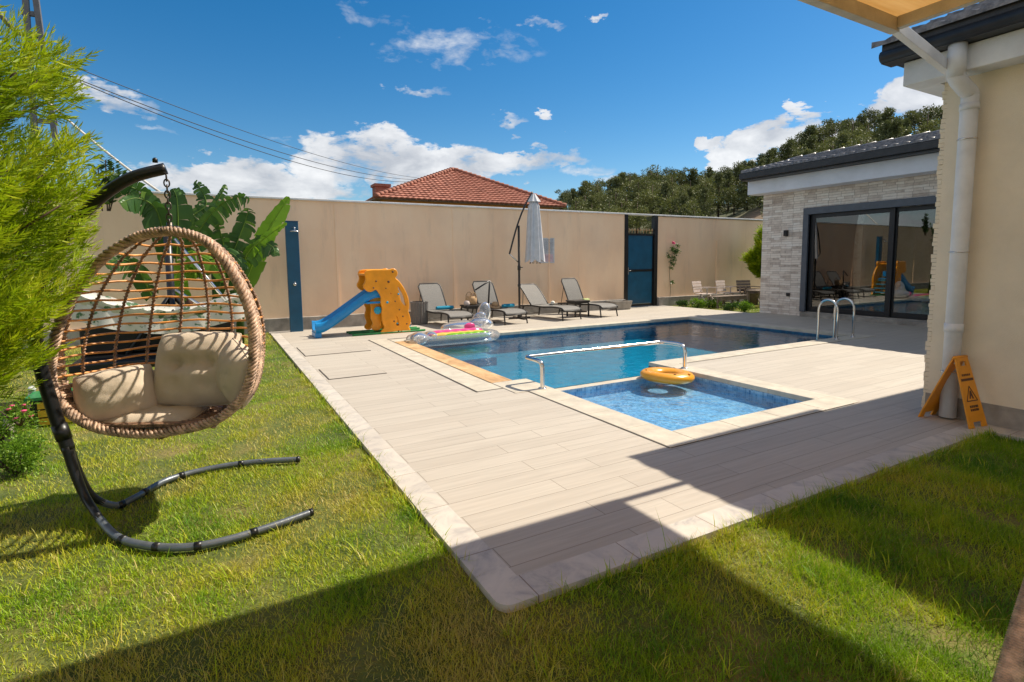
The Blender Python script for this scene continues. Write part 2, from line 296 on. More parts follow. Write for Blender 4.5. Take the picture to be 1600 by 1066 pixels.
# ------------------------------------------------------------ mesh helpers
ORG = {}
def V(*a): return Vector(a)
class MB:
    def __init__(s): s.v = []; s.f = []; s.sm = []; s.tone = []
    def add(s, vs, fs, smooth=False, tone=None):
        o = len(s.v); s.v += [tuple(x) for x in vs]; s.f += [tuple(i+o for i in f) for f in fs]; s.sm += [smooth]*len(fs)
        s.tone += [tone if tone is not None else .5]*len(vs); return s
    def box(s, x0, x1, y0, y1, z0, z1, mat=None):
        vs = [V(x, y, z) for z in (z0, z1) for y in (y0, y1) for x in (x0, x1)]
        if mat is not None: vs = [mat @ q for q in vs]
        return s.add(vs, [(0, 2, 3, 1), (4, 5, 7, 6), (0, 1, 5, 4), (2, 6, 7, 3), (0, 4, 6, 2), (1, 3, 7, 5)])
    def bar(s, a, b, w_, h_, up=V(0, 0, 1)):
        a = Vector(a); b = Vector(b); d = (b-a).normalized(); x = d.cross(up)
        if x.length < 1e-4: x = V(1, 0, 0)
        x.normalize(); y = x.cross(d).normalized()
        vs = [p+x*sx*w_/2+y*sy*h_/2 for p in (a, b) for sx, sy in ((-1, -1), (1, -1), (1, 1), (-1, 1))]
        return s.add(vs, [(0, 1, 2, 3), (4, 7, 6, 5), (0, 4, 5, 1), (1, 5, 6, 2), (2, 6, 7, 3), (3, 7, 4, 0)])
    def tube(s, pts, r, n=8, closed=False, caps=True, tone=None):
        pts = [Vector(p) for p in pts]; N = len(pts); rr = r if hasattr(r, '__len__') else [r]*N
        vs = []; fs = []; pn = None
        for i, p in enumerate(pts):
            if closed: d = pts[(i+1) % N]-pts[i-1]
            else: d = pts[min(i+1, N-1)]-pts[max(i-1, 0)]
            if d.length < 1e-9: d = V(0, 0, 1)
            d.normalize()
            if pn is None:
                pn = d.orthogonal().normalized()
            pn = (pn-d*pn.dot(d))
            if pn.length < 1e-6: pn = d.orthogonal()
            pn.normalize(); bn = d.cross(pn)
            for k in range(n):
                a = 2*PI*k/n; vs.append(p+(pn*math.cos(a)+bn*math.sin(a))*rr[i])
        M_ = N if closed else N-1
        for i in range(M_):
            j = (i+1) % N
            for k in range(n):
                k2 = (k+1) % n; fs.append((i*n+k, i*n+k2, j*n+k2, j*n+k))
        if caps and not closed: fs.append(tuple(range(n))[::-1]); fs.append(tuple((N-1)*n+k for k in range(n)))
        return s.add(vs, fs, True, tone)
    def lathe(s, c, prof, n=16, tone=None, ax=None):
        c = Vector(c); vs = []; fs = []
        for (r, z) in prof:
            for k in range(n):
                a = 2*PI*k/n; q = V(r*math.cos(a), r*math.sin(a), z)
                vs.append(c+(ax @ q if ax else q))
        for i in range(len(prof)-1):
            for k in range(n):
                k2 = (k+1) % n; fs.append((i*n+k, i*n+k2, (i+1)*n+k2, (i+1)*n+k))
        fs.append(tuple(range(n))[::-1]); fs.append(tuple((len(prof)-1)*n+k for k in range(n)))
        return s.add(vs, fs, True, tone)
    def quad(s, a, b, c, d, tone=None, smooth=False): return s.add([a, b, c, d], [(0, 1, 2, 3)], smooth, tone)
    def sheet(s, x0, x1, y0, y1, z): return s.add([(x0, y0, z), (x1, y0, z), (x1, y1, z), (x0, y1, z)], [(0, 1, 2, 3)])
    def grid(s, P, smooth=True, tone=None, wrap=False):
        R = len(P); C = len(P[0]); vs = [q for row in P for q in row]; fs = []
        for i in range(R-1):
            for j in range(C if wrap else C-1):
                j2 = (j+1) % C; fs.append((i*C+j, i*C+j2, (i+1)*C+j2, (i+1)*C+j))
        return s.add(vs, fs, smooth, tone)
    def build(s, name, mat, parent=None, loc=None, bevel=0.):
        me = bpy.data.meshes.new(name); o = bpy.data.objects.new(name, me); COL.objects.link(o)
        if parent is not None:
            o.parent = parent; org = ORG[parent.name]; 
        else:
            org = Vector(loc) if loc is not None else V(0, 0, 0); o.location = org
        ORG[o.name] = org
        me.from_pydata([(x-org.x, y-org.y, z-org.z) for x, y, z in s.v], [], s.f)
        me.polygons.foreach_set('use_smooth', s.sm)
        at = me.attributes.new('tone', 'FLOAT', 'POINT'); at.data.foreach_set('value', s.tone)
        me.materials.append(M[mat]); me.update()
        if bevel:
            b = o.modifiers.new('bevel', 'BEVEL'); b.width = bevel; b.segments = 2; b.limit_method = 'ANGLE'
        return o
def tag(o, label=None, cat=None, group=None, kind=None):
    if label: o['label'] = label
    if cat: o['category'] = cat
    if group: o['group'] = group
    if kind: o['kind'] = kind
    return o
def thing(name, label, cat, loc=(0, 0, 0), group=None):
    o = bpy.data.objects.new(name, None); COL.objects.link(o); o.location = loc; o.empty_display_size = .1
    ORG[o.name] = Vector(loc); return tag(o, label, cat, group)
def struct(o, label=None): o['kind'] = 'structure'; return o
KIDS = {}
def copy_tree(o, parent=None):
    c = o.copy(); COL.objects.link(c)
    if parent is not None: c.parent = parent
    for ch in [q for q in COL.objects if q.parent == o]: copy_tree(ch, c)
    return c
def plate(outline, holes, thick, axis_y, name, mat, parent, bevel=.012):
    """flat outline in the XZ plane at y=axis_y, with round-edged thickness and holes"""
    cu = bpy.data.curves.new('c', 'CURVE'); cu.dimensions = '2D'; cu.fill_mode = 'BOTH'; cu.extrude = thick/2-bevel; cu.bevel_depth = bevel; cu.bevel_resolution = 2; cu.resolution_u = 5
    for k, pts in enumerate([outline]+holes):
        sp = cu.splines.new('BEZIER'); sp.bezier_points.add(len(pts)-1); sp.use_cyclic_u = True
        for b, q in zip(sp.bezier_points, pts):
            b.co = (q[0], q[1], 0); b.handle_left_type = b.handle_right_type = 'AUTO' if len(q) < 3 else 'VECTOR'
    tmp = bpy.data.objects.new('tmp', cu); COL.objects.link(tmp)
    dg = bpy.context.evaluated_depsgraph_get(); me = bpy.data.meshes.new_from_object(tmp.evaluated_get(dg)); 
    mb = MB(); vs = [V(v.co.x, axis_y-v.co.z, v.co.y) for v in me.vertices]; mb.add(vs, [tuple(p.vertices) for p in me.polygons], False)
    bpy.data.objects.remove(tmp); bpy.data.curves.remove(cu)
    return mb.build(name, mat, parent)
def smooth(pts, n=6):
    pts = [Vector(p) for p in pts]; out = []
    for i in range(len(pts)-1):
        a = pts[max(i-1, 0)]; b = pts[i]; c = pts[i+1]; d = pts[min(i+2, len(pts)-1)]
        for k in range(n):
            t_ = k/n; out.append(.5*((2*b)+(c-a)*t_+(2*a-5*b+4*c-d)*t_*t_+(3*b-a-3*c+d)*t_**3))
    return out+[pts[-1]]
# ============================================================ SETTING
Z = 0.0; LZ = -.035
mb = MB(); mb.sheet(-400, -3, -60, 600, LZ-.05); mb.sheet(-3, 40, -60, 1.3, LZ-.05); mb.sheet(-3, 40, 13.5, 600, LZ-.05); mb.sheet(40, 400, -60, 600, LZ-.05); mb.sheet(13.62, 40, 1.3, 13.5, LZ-.05)
struct(mb.build('ground', 'hill_ground'))
# lawn: one gently uneven sheet in strips round the deck
def lawn(x0, x1, y0, y1, st=.5, dz=0.):
    nx = max(2, int((x1-x0)/st)); ny = max(2, int((y1-y0)/st)); P = []
    for j in range(ny+1):
        row = []
        for i in range(nx+1):
            x = x0+(x1-x0)*i/nx; y = y0+(y1-y0)*j/ny
            row.append(V(x, y, LZ+dz))
        P.append(row)
    return P
mb = MB(); mb.grid(lawn(-8, 1.03, -2, 13.38)); mb.grid(lawn(.95, 5.86, -2, 2.05, dz=-.002)); mb.grid(lawn(13.3, 24, 9.7, 13.38))
struct(mb.build('lawn', 'lawn_ground'))
# deck tiles
mb = MB()
R = [(1.19, 2.6, 2.12, 12.95), (2.6, 2.95, 2.12, 5.55), (2.6, 2.95, 10.57, 12.95), (2.95, 3.13, 2.12, 5.25), (3.13, 5.86, 2.12, 3.03), (5.86, 6.03, 2.12, 5.55), (6.03, 13.6, 2.4, 5.55),
     (2.95, 13.3, 10.32, 12.95), (11.2, 13.6, 5.55, 9.86), (11.2, 13.3, 9.86, 10.32)]
for (a, b, c, d) in R: mb.sheet(a, b, c, d, 0)
struct(mb.build('deck', 'deck_tile'))
mb = MB()
for (a, b, c, d) in [(1.01, 1.19, 2.12, 12.95), (1.15, 6.03, 1.94, 2.12), (5.80, 6.03, -3, 1.94)]: mb.sheet(a, b, c, d, 0)
arc = [(1.01, 2.12)]+[(1.08-.07*math.cos(a), 2.01-.07*math.sin(a)) for a in [k*PI/12 for k in range(0, 7)]]+[(1.15, 1.94), (1.15, 2.12)]
mb.add([(x, y, 0) for x, y in arc], [tuple(range(len(arc)))])
# skirt
sk = [(1.01, 12.95), (1.01, 2.01)]+[(1.08-.07*math.cos(a), 2.01-.07*math.sin(a)) for a in [k*PI/12 for k in range(1, 7)]]+[(5.80, 1.94), (5.80, -3)]
mb.grid([[V(x, y, 0) for x, y in sk], [V(x, y, -.16) for x, y in sk]], smooth=False)
struct(mb.build('deck_border', 'marble'))
mb = MB(); mb.sheet(2.6, 2.95, 5.55, 10.57, 0)
struct(mb.build('pool_surround', 'coping'))
# dark movement joints laid on the deck
mb = MB()
def strip(a, b, w_, z=.003):
    a = V(a[0], a[1], 0); b = V(b[0], b[1], 0); d = (b-a).normalized(); n = V(-d.y, d.x, 0)*w_/2
    mb.add([tuple(q+V(0, 0, z)) for q in (a-n, b-n, b+n, a+n)], [(0, 1, 2, 3)])
strip((2.6, 5.53), (2.6, 10.57), .03); strip((2.6, 5.55), (3.1, 5.55), .02); strip((2.95, 10.45), (3.75, 10.45), .05)
strip((2.95, 5.9), (2.95, 10.1), .012); strip((3.13, 3.03), (3.13, 5.62), .024); strip((3.13, 3.03), (5.75, 3.03), .02); strip((6.0, 5.52), (10, 5.52), .012)
struct(mb.build('deck_joint', 'joint'))
# two flush inspection covers
for k, (x0, x1, y0, y1, lb) in enumerate([(1.24, 2.31, 9.25, 10.3, 'flush tiled inspection cover in the deck nearer the slide'), (1.24, 2.0, 7.18, 7.95, 'smaller flush tiled inspection cover in the deck nearer the camera')]):
    o = thing('inspection_cover', lb, 'cover', (x0, y0, 0), 'inspection covers in the deck')
    a = MB().box(x0, x1, y0, y1, .0015, .007); a.build('lid', 'deck_tile', o)
    a = MB(); a.box(x0-.014, x0-.001, y0-.014, y1, .0012, .0045); a.box(x0-.001, x1, y0-.016, y0-.001, .0012, .0045); a.build('seal', 'joint', o)
# coping stones (slightly proud, with an eased nose)
mb = MB()
for (a, b, c, d) in [(2.95, 3.45, 5.25, 5.85), (3.13, 3.45, 3.03, 5.25), (3.45, 5.86, 3.03, 3.33), (5.56, 5.86, 3.33, 5.55), (5.56, 11.2, 5.55, 5.85), (10.9, 11.2, 5.85, 10.02), (2.95, 11.2, 10.02, 10.32)]:
    n = max(1, round(max(b-a, d-c)/.6)); lx = (b-a) > (d-c)
    for i in range(n):
        g = .0018
        if lx: mb.box(a+(b-a)*i/n+g, a+(b-a)*(i+1)/n-g, c, d, -.05, .008)
        else: mb.box(a, b, c+(d-c)*i/n+g, c+(d-c)*(i+1)/n-g, -.05, .008)
mb.box(3.447, 5.563, 5.256, 5.394, -.45, -.052)
struct(mb.build('pool_coping', 'coping', bevel=.006))
mb = MB()
for i in range(10): mb.box(2.95, 3.25, 5.86+i*.4142, 5.86+(i+1)*.4142-.004, -.05, .008)
struct(mb.build('pool_coping', 'sandstone', bevel=.006))
# basins
def basin(rects, depth, name, mat, band):
    """rects: union outline handled by caller as wall segments"""
D1 = -.44; D2 = -.19; W1 = -.085; W2 = -.085
mb = MB(); mb.sheet(3.27, 10.9, 5.85, 10.02, D1); mb.sheet(3.45, 5.56, 5.40, 5.85, D1)
P1 = [(3.27, 10.02), (3.27, 5.85), (3.45, 5.85), (3.45, 5.40), (5.56, 5.40), (5.56, 5.85), (10.9, 5.85), (10.9, 10.02), (3.27, 10.02)]
mb.grid([[V(x, y, D1) for x, y in P1], [V(x, y, -.20) for x, y in P1]], smooth=False)
mb.box(9.6, 10.88, 5.9, 7.4, D1, -.30)       # submerged steps by the ladder
mb.box(3.3, 4.6, 8.9, 10.0, D1, -.28)
struct(mb.build('pool_basin', 'pool_tile'))
mb = MB(); mb.grid([[V(x, y, -.20) for x, y in P1], [V(x, y, -.049) for x, y in P1]], smooth=False)
struct(mb.build('waterline_tiles', 'band_tile'))
P2 = [(3.45, 5.25), (3.45, 3.33), (5.56, 3.33), (5.56, 5.25), (3.45, 5.25)]
mb = MB(); mb.sheet(3.45, 5.56, 3.33, 5.25, D2); mb.grid([[V(x, y, D2) for x, y in P2], [V(x, y, -.049) for x, y in P2]], smooth=False)
struct(mb.build('pool_basin', 'mosaic'))
mb = MB(); mb.sheet(3.27, 10.9, 5.85, 10.02, W1); mb.sheet(3.45, 5.56, 5.40, 5.85, W1); struct(mb.build('pool_water', 'water_main'))
mb = MB(); mb.sheet(3.45, 5.56, 3.33, 5.25, W2); struct(mb.build('pool_water', 'water_splash'))
# ---------------- perimeter wall
WY = 13.4
o = thing('garden_wall', 'long tan rendered garden wall with white top strip behind the pool', 'wall', (0, WY, 0))
mb = MB(); mb.box(-12, 11.62, WY, WY+.2, .28, 3.0); mb.box(13.05, 26, WY, WY+.2, .28, 2.98)
mb.build('panel', 'wall_paint', o)
mb = MB()
for x in (-5.6, -2.6, .2, 2.62, 5.67, 8.72): mb.box(x-.028, x+.028, WY-.016, WY, .3, 2.95)
mb.box(15.93, 15.99, WY-.014, WY, .3, 2.2)
for (a, b) in ((-12, 2.3), (3.0, 5.6), (5.8, 8.4), (9.0, 11.5)): mb.box(a, b, WY-.005, WY, 1.835, 1.85)
mb.build('seam', 'wall_paint', o)
mb = MB(); mb.box(-12, 26, WY-.05, WY+.25, 3.0, 3.045); mb.build('coping_strip', 'white_paint', o, bevel=.008)
mb = MB(); mb.box(-12, 11.60, WY-.11, WY+.22, LZ-.2, .28); mb.box(13.07, 26, WY-.11, WY+.22, LZ-.2, .28); mb.build('plinth', 'concrete', o, bevel=.01)
mb = MB(); mb.box(1.01, 11.6, 12.95, WY-.11, -.15, -.02); mb.box(11.6, 13.3, 12.95, WY+.5, -.15, -.004); struct(mb.build('paving_edge', 'concrete'))
# ---------------- gate
o = thing('garden_gate', 'blue sheet metal gate in a black frame in the tan wall', 'gate', (12.3, WY, 0))
mb = MB(); mb.box(11.62, 11.755, WY-.03, WY+.13, -.02, 2.998); mb.box(12.90, 13.05, WY-.03, WY+.13, -.02, 2.998); mb.build('frame', 'black_metal', o, bevel=.004)
d = MB(); d.box(11.80, 12.86, WY+.03, WY+.05, .10, 2.34); dp = d.build('door_panel', 'blue_paint', o)
d = MB(); d.box(11.76, 12.895, WY+.01, WY+.07, 2.34, 2.40); d.box(11.76, 12.895, WY+.01, WY+.07, 1.16, 1.235); d.box(11.76, 12.895, WY+.01, WY+.07, .02, .09)
d.box(11.76, 11.80, WY+.01, WY+.07, .09, 2.34); d.box(12.86, 12.895, WY+.01, WY+.07, .09, 2.34); d.build('rail', 'black_metal', o)
for k in range(9):
    x = 11.85+k*.125; d = MB(); d.tube([(x, WY+.04, 2.4), (x, WY+.04, 2.5)], .012, 6); d.lathe((x, WY+.04, 2.50), [(.03, 0), (.034, .03), (.001, .09)], 8); d.build('spike', 'straw', o)
d = MB(); d.box(11.775, 11.80, WY-.01, WY+.01, 1.08, 1.30); d.tube([(11.787, WY-.02, 1.2), (11.787, WY-.06, 1.2), (11.90, WY-.06, 1.2)], .011, 6); d.build('handle', 'steel', o)
# ---------------- stone pool house
BX = 13.6
o = thing('pool_house', 'stone clad pool house with dark tiled roof and wide sliding glass doors', 'building', (BX, 4, 0))
mb = MB(); WIN = (4.2, 8.50, .13, 2.66)
mb.box(BX, BX+.25, -3, WIN[0], 0, 3.33); mb.box(BX, BX+.25, WIN[1], 9.86, 0, 3.33); mb.box(BX, BX+.25, WIN[0], WIN[1], WIN[3], 3.33)
mb.box(BX+.25, 19, 9.61, 9.86, 0, 3.33)
mb.build('stone_wall', 'stone', o)
mb = MB(); mb.box(BX+.02, BX+.25, WIN[0], WIN[1], 0, WIN[2]); mb.box(BX-.10, BX+.02, WIN[0]-.05, WIN[1]+.1, -.02, .105); mb.build('threshold', 'concrete', o, bevel=.006)
mb = MB(); mb.box(13.12, BX, -3, 10.02, 3.30, 3.66); mb.build('fascia', 'fascia_paint', o, bevel=.006)
mb = MB(); mb.box(12.78, 13.12, -3, 10.05, 3.70, 3.86); mb.box(12.84, 13.5, -3, 10.03, 3.661, 3.70)
mb.box(13.12, 17.2, 9.98, 10.06, 3.72, 3.92)
mb.build('gutter', 'gutter', o, bevel=.012)
# roof: pan tiles in courses
rf = MB(); x0, z0, x1, z1 = 12.80, 3.87, 15.2, 4.42; NC = 9
for c in range(NC):
    xa = x0+(x1-x0)*c/NC; xb = x0+(x1-x0)*(c+1)/NC+.03; za = z0+(z1-z0)*c/NC+.03; zb = z0+(z1-z0)*(c+1)/NC
    P = [[], [], []]
    for k in range(0, 13*8*5+1):
        y = -3+k/(8*5); w_ = .05*abs(math.sin(PI*y/.22))
        P[0].append(V(xa, y, za-.03)); P[1].append(V(xa, y, za+w_)); P[2].append(V(xb, y, zb+w_))
    rf.grid(P)
r_ = rf.build('roof', 'roof_tile_dark', o)
mb = MB(); mb.add([(12.86, -3, 3.865), (15.2, -3, 4.40), (17.6, -3, 3.86), (17.6, 10.02, 3.86), (15.2, 10.02, 4.40), (12.86, 10.02, 3.865)], [(0, 1, 4, 5), (1, 2, 3, 4), (5, 4, 3), (0, 2, 1)]); mb.build('roof_deck', 'roof_tile_dark', r_)
mb = MB()
for k in range(33): y = -3+k*.4; mb.tube([(15.2, y, 4.455), (15.2, y+.43, 4.44)], [.085, .07], 10)
for k in range(7): xx = 12.85+k*.36; mb.tube([(xx, 10.0, 3.90+(xx-12.85)*.23), (xx+.38, 10.0, 3.88+(xx+.38-12.85)*.23)], [.055, .07], 8)
mb.build('ridge_tiles', 'roof_tile_dark', r_)
fr = MB(); y0, y1, z0, z1 = WIN
fr.box(BX-.06, BX+.06, y0-.1, y1+.14, z1, z1+.17); fr.box(BX-.06, BX+.06, y1, y1+.14, z0, z1); fr.box(BX-.06, BX+.06, y0-.1, y0, z0, z1)
fo = fr.build('door_surround', 'frame_grey', o, bevel=.004)
ym = 6.55
for (a, b, xo) in ((ym-.03, y1, .05), (y0, ym+.05, .11)):
    s_ = MB(); f_ = .115
    s_.box(BX+xo, BX+xo+.05, a, a+f_, z0+.01, z1); s_.box(BX+xo, BX+xo+.05, b-f_, b, z0+.01, z1); s_.box(BX+xo, BX+xo+.05, a+f_, b-f_, z0+.01, z0+.13); s_.box(BX+xo, BX+xo+.05, a+f_, b-f_, z1-.10, z1)
    so_ = s_.build('sliding_door', 'alu_dark', o, bevel=.004)
    g_ = MB(); g_.box(BX+xo+.02, BX+xo+.026, a+f_, b-f_, z0+.13, z1-.10); g_.build('pane', 'window_glass', so_)
c = MB(); P = []
for i in range(2):
    P.append([V(BX+.24+.035*math.sin(k*1.9)+.015*math.sin(k*.7), 8.40-k*.020, .16+i*2.4) for k in range(34)])
c.grid(P); c.build('curtain', 'curtain', o)
c = MB(); c.box(BX+.25, BX+5, -2.8, 9.6, .02, .03); c.box(BX+4.6, BX+4.7, -2.8, 9.6, .03, 3.0); c.box(BX+.25, BX+5, -2.8, 9.6, 3.0, 3.04); c.box(BX+.25, BX+4.6, -2.9, -2.8, .03, 3.0); c.build('interior', 'room_wall', o)
for kk, bb in enumerate(((1.8, 3.4, 4.6, 5.5, .03, .45), (3.4, 3.6, 4.6, 5.5, .03, .85), (1.4, 2.2, 6.8, 7.8, .03, .44))):
    c = MB(); c.box(BX+bb[0], BX+bb[1], bb[2], bb[3], bb[4], bb[5]); c.build(('sofa_seat', 'sofa_back', 'chest')[kk], 'wood_grey', o, bevel=.02)
wl = thing('wall_lamp', 'small black box wall lamp on the stone wall', 'lamp', (BX, 9.11, 2.2)); a = MB(); a.box(BX-.095, BX-.012, 9.065, 9.155, 2.13, 2.29); a.build('lamp_body', 'black_metal', wl, bevel=.006); a = MB(); a.box(BX-.012, BX, 9.08, 9.14, 2.15, 2.27); a.build('mounting_plate', 'black_metal', wl)
wl = thing('power_socket', 'small black outdoor socket low on the stone wall', 'socket', (BX, 9.0, .56)); a = MB(); a.box(BX-.04, BX, 8.955, 9.045, .51, .60); a.build('socket_box', 'black_metal', wl, bevel=.006); a = MB(); a.box(BX-.052, BX-.041, 8.96, 9.04, .555, .598); a.build('flap', 'alu_dark', wl)
# ---------------- white house on the right
HX = 6.03; HY = 2.5
o = thing('white_house', 'cream rendered house corner with black gutter and white downpipe', 'building', (HX, HY, 0))
mb = MB(); mb.box(HX, 12.5, -5, HY, -.1, 3.4); mb.build('wall', 'house_paint', o)
mb = MB(); mb.box(HX-.012, HX, -5, HY+.012, 0, .19); mb.build('baseboard', 'concrete', o)
mb = MB(); random.seed(3); z = 0
while z < 3.1:
    h = random.uniform(.03, .05); 
    x = HX+.0
    while x < 12.5:
        l = random.uniform(.15, .4); mb.box(x-(random.uniform(-.006, .003) if x == HX else 0), min(x+l, 12.5), HY, HY+.03+random.uniform(0, .018), z, z+h-.003); x += l+.003
    z += h
mb.build('stone_cladding', 'house_paint', o)
mb = MB(); mb.box(5.80, HX-.001, -5, 2.77, 3.12, 3.335); mb.box(HX, 12.5, HY+.06, 2.77, 3.12, 3.335); mb.build('fascia', 'white_paint', o, bevel=.006)
mb = MB(); mb.box(5.66, 5.84, -5, 2.90, 3.34, 3.535); mb.box(5.84, 12.5, 2.74, 2.90, 3.372, 3.52); mb.tube([(5.665, -5, 3.40), (5.665, 2.90, 3.40)], .055, 12); mb.build('gutter', 'gutter', o)
rf = MB(); x0, z0, x1, z1 = 5.62, 3.50, 9.2, 4.9; NC = 10
for c in range(NC):
    xa = x0+(x1-x0)*c/NC; xb = x0+(x1-x0)*(c+1)/NC+.03; za = z0+(z1-z0)*c/NC+.03; zb = z0+(z1-z0)*(c+1)/NC
    P = [[], [], []]
    for k in range(0, 316):
        y = -4.9+k/40; w_ = .03*abs(math.sin(PI*y/.24))
        P[0].append(V(xa, y, za-.03)); P[1].append(V(xa, y, za+w_)); P[2].append(V(xb, y, zb+w_))
    rf.grid(P)
r_ = rf.build('roof', 'roof_tile_dark', o)
mb = MB(); mb.add([(5.72, -4.9, 3.49), (9.2, -4.9, 4.87), (12.6, -4.9, 3.5), (12.6, 2.9, 3.5), (9.2, 2.9, 4.87), (5.72, 2.9, 3.49)], [(0, 1, 4, 5), (1, 2, 3, 4), (5, 4, 3), (0, 2, 1), (0, 5, 3, 2)]); mb.build('roof_deck', 'gutter', r_)
pp = MB(); A = onX(1497, 60, 5.745); 
pp.tube([(5.745, 2.33, 3.39), (5.745, 2.33, 3.06)], .068, 16)
pp.tube(smooth([(5.745, 2.33, 3.14), (5.755, 2.325, 3.06), (5.86, 2.30, 2.98), (5.925, 2.29, 2.94), (5.935, 2.29, 2.84), (5.935, 2.29, 2.0)], 5)+[(5.935, 2.29, .02)], .066, 16)
dn = pp.build('downpipe', 'white_paint', o)
for (x, y, za, zb_, r0) in ((5.935, 2.29, .82, .90, .072), (5.935, 2.29, 2.80, 2.86, .072), (5.745, 2.33, 3.34, 3.40, .074)):
    pp = MB(); pp.tube([(x, y, za), (x, y, zb_)], r0, 16); pp.build('pipe_collar', 'white_paint', dn)
for za in (.45, 1.55, 2.55):
    pp = MB(); pp.tube([(5.935+.0705*math.cos(a), 2.29+.0705*math.sin(a), za) for a in [k*PI/12 for k in range(24)]], .006, 5, closed=True); pp.box(5.995, HX, 2.28, 2.30, za-.01, za+.01); pp.build('pipe_bracket', 'steel', dn)
# ---------------- awning over the terrace where the camera stands
AX, AY, AZ = 4.86, 2.41, 3.33
o = thing('awning', 'cream cloth awning on pale beams at the top right', 'awning', (AX, AY, 0))
mb = MB(); mb.box(-1.6, AX+.02, -2.2, AY+.02, AZ+.076, AZ+.083); mb.build('canopy', 'awning_cloth', o)
mb = MB(); mb.bar((-1.6, AY, AZ+.02), (AX+.02, AY, AZ+.02), .07, .105); mb.build('front_beam', 'coping', o, bevel=.004)
mb = MB(); mb.bar((AX, AY-.036, AZ+.03), (AX, -2.2, AZ+.03), .06, .09); mb.build('side_beam', 'coping', o, bevel=.004)
mb = MB(); mb.bar((AX+.02, AY, AZ+.02), (5.80, AY, 3.17), .055, .095); mb.build('strut', 'white_paint', o, bevel=.004)
mb = MB(); mb.bar((-1.6, -2.2, AZ), (AX, -2.2, AZ), .07, .1); mb.bar((-1.57, -2.2, AZ), (-1.57, AY, AZ), .06, .09); mb.build('rear_beam', 'coping', o)
for x in (-1.5, 4.6):
    mb = MB(); mb.box(x-.05, x+.05, -2.25, -2.15, -.1, AZ-.05); mb.build('post', 'white_paint', o)
# ---------------- neighbour's house
NYc = 30; o = thing('neighbour_house', 'orange house with a red tiled pyramid roof beyond the wall', 'building', (12, 30, 0))
Lc = onY(586, 315, 26.5); Rc = onY(884, 318, 26.5); ap = onY(708, 266, 31.5)
ez = (Lc.z+Rc.z)/2; cs = [V(Lc.x, 26.5, ez), V(Rc.x, 26.5, ez), V(Rc.x+.6, 37, ez), V(Lc.x+.6, 37, ez)]
mb = MB()
def slope(mbx, a, b, top, n=17, per=.3):
    a = Vector(a); b = Vector(b); L = (b-a).length; seg = int(L/per*4)
    nrm = (b-a).cross(top-a).normalized()
    if nrm.z < 0: nrm = -nrm
    for r in range(n):
        f0 = r/n; f1 = (r+1)/n+.004
        P = [[], [], []]
        for k in range(seg+1):
            # straight columns: clip to triangle
            for row, f, lift in ((0, f0, -.02), (1, f0, .06), (2, min(f1, 1), .0)):
                l = a.lerp(top, f); rr = b.lerp(top, f); q = l.lerp(rr, k/seg)
                wv = .035*abs(math.sin(PI*(q-a).dot((b-a)/L)/per)); P[row].append(q+nrm*(lift+wv))
        mbx.grid(P, smooth=False)
for i in range(4): slope(mb, cs[i], cs[(i+1) % 4], ap)
r_ = mb.build('roof', 'red_tile', o)
mb = MB()
for i in range(4):
    for k in range(24): mb.tube([cs[i].lerp(ap, k/24)+V(0, 0, .08), cs[i].lerp(ap, (k+1.15)/24)+V(0, 0, .05)], [.15, .11], 8)
mb.build('ridge_tiles', 'red_tile', r_)
ch = onY(595, 296, 33); mb = MB(); mb.box(ch.x-.42, ch.x+.42, 32.6, 33.4, ez-.5, ch.z+.12); c_o = mb.build('chimney', 'red_tile', r_)
mb = MB(); mb.box(ch.x-.5, ch.x+.5, 32.5, 33.5, ch.z+.12, ch.z+.28); mb.build('chimney_cap', 'red_tile', c_o) if False else mb.build('chimney_cap', 'red_tile', r_)
mb = MB(); mb.box(Lc.x+.5, Rc.x-.6, 26.95, 36.5, -.1, ez-.05); mb.build('wall', 'orange_paint', o)
mb = MB(); mb.box(Lc.x+.05, Rc.x-.05, 26.6, 36.9, ez-.05, ez-.0); mb.build('eaves', 'wood_grey', o)
for x in (Lc.x+3, Lc.x+7): mb = MB(); mb.box(x, x+1.2, 26.9, 26.95, 1.5, 2.9); mb.build('window', 'alu_dark', o)
# ---------------- hill
SKY = [(-200, 280), (100, 300), (215, 299), (260, 294), (300, 299), (420, 330), (800, 330), (860, 312), (900, 293), (950, 278), (1000, 264), (1040, 262), (1080, 272), (1110, 262), (1165, 262), (1210, 250), (1250, 236), (1300, 214), (1340, 204), (1380, 200), (1420, 198), (1460, 188), (1500, 178), (1600, 140), (1900, 110), (2600, 100)]
def skyz(px, dist, off):
    for i in range(len(SKY)-1):
        if SKY[i][0] <= px <= SKY[i+1][0]:
            t_ = (px-SKY[i][0])/(SKY[i+1][0]-SKY[i][0]); y = SKY[i][1]*(1-t_)+SKY[i+1][1]*t_; break
    d = ray(px, y); return CAM_H+d[2]/math.hypot(d[0], d[1])*dist-off
def pxdir(px): d = ray(px, 300); return V(d[0], d[1], 0).normalized()
TR0, TR1 = 42., 92.
def hillz(px, r):
    top = max(skyz(px, TR1, 5.0-2.1*min(1, max(0, (px-1130)/130))), .0); t_ = min(max((r-TR0)/(TR1-TR0), 0), 1)
    return LZ-.1+(top)*(t_**.8 if px > 700 else t_)
mb = MB(); P = []
for j in range(22):
    r = TR0-3+(j*3.2 if j < 19 else 58+(j-18)*40); row = []
    for i in range(0, 100):
        px = -190+i*27.5; d = pxdir(min(px, 2500)); z = hillz(px, r)+1.2*noise.noise(V(d.x*r*.1, d.y*r*.1, 3))*min(1, max(0, (r-TR0)/12))
        row.append(V(d.x*r, d.y*r, z))
    P.append(row)
mb.grid(P); struct(mb.build('hill', 'hill_ground'))
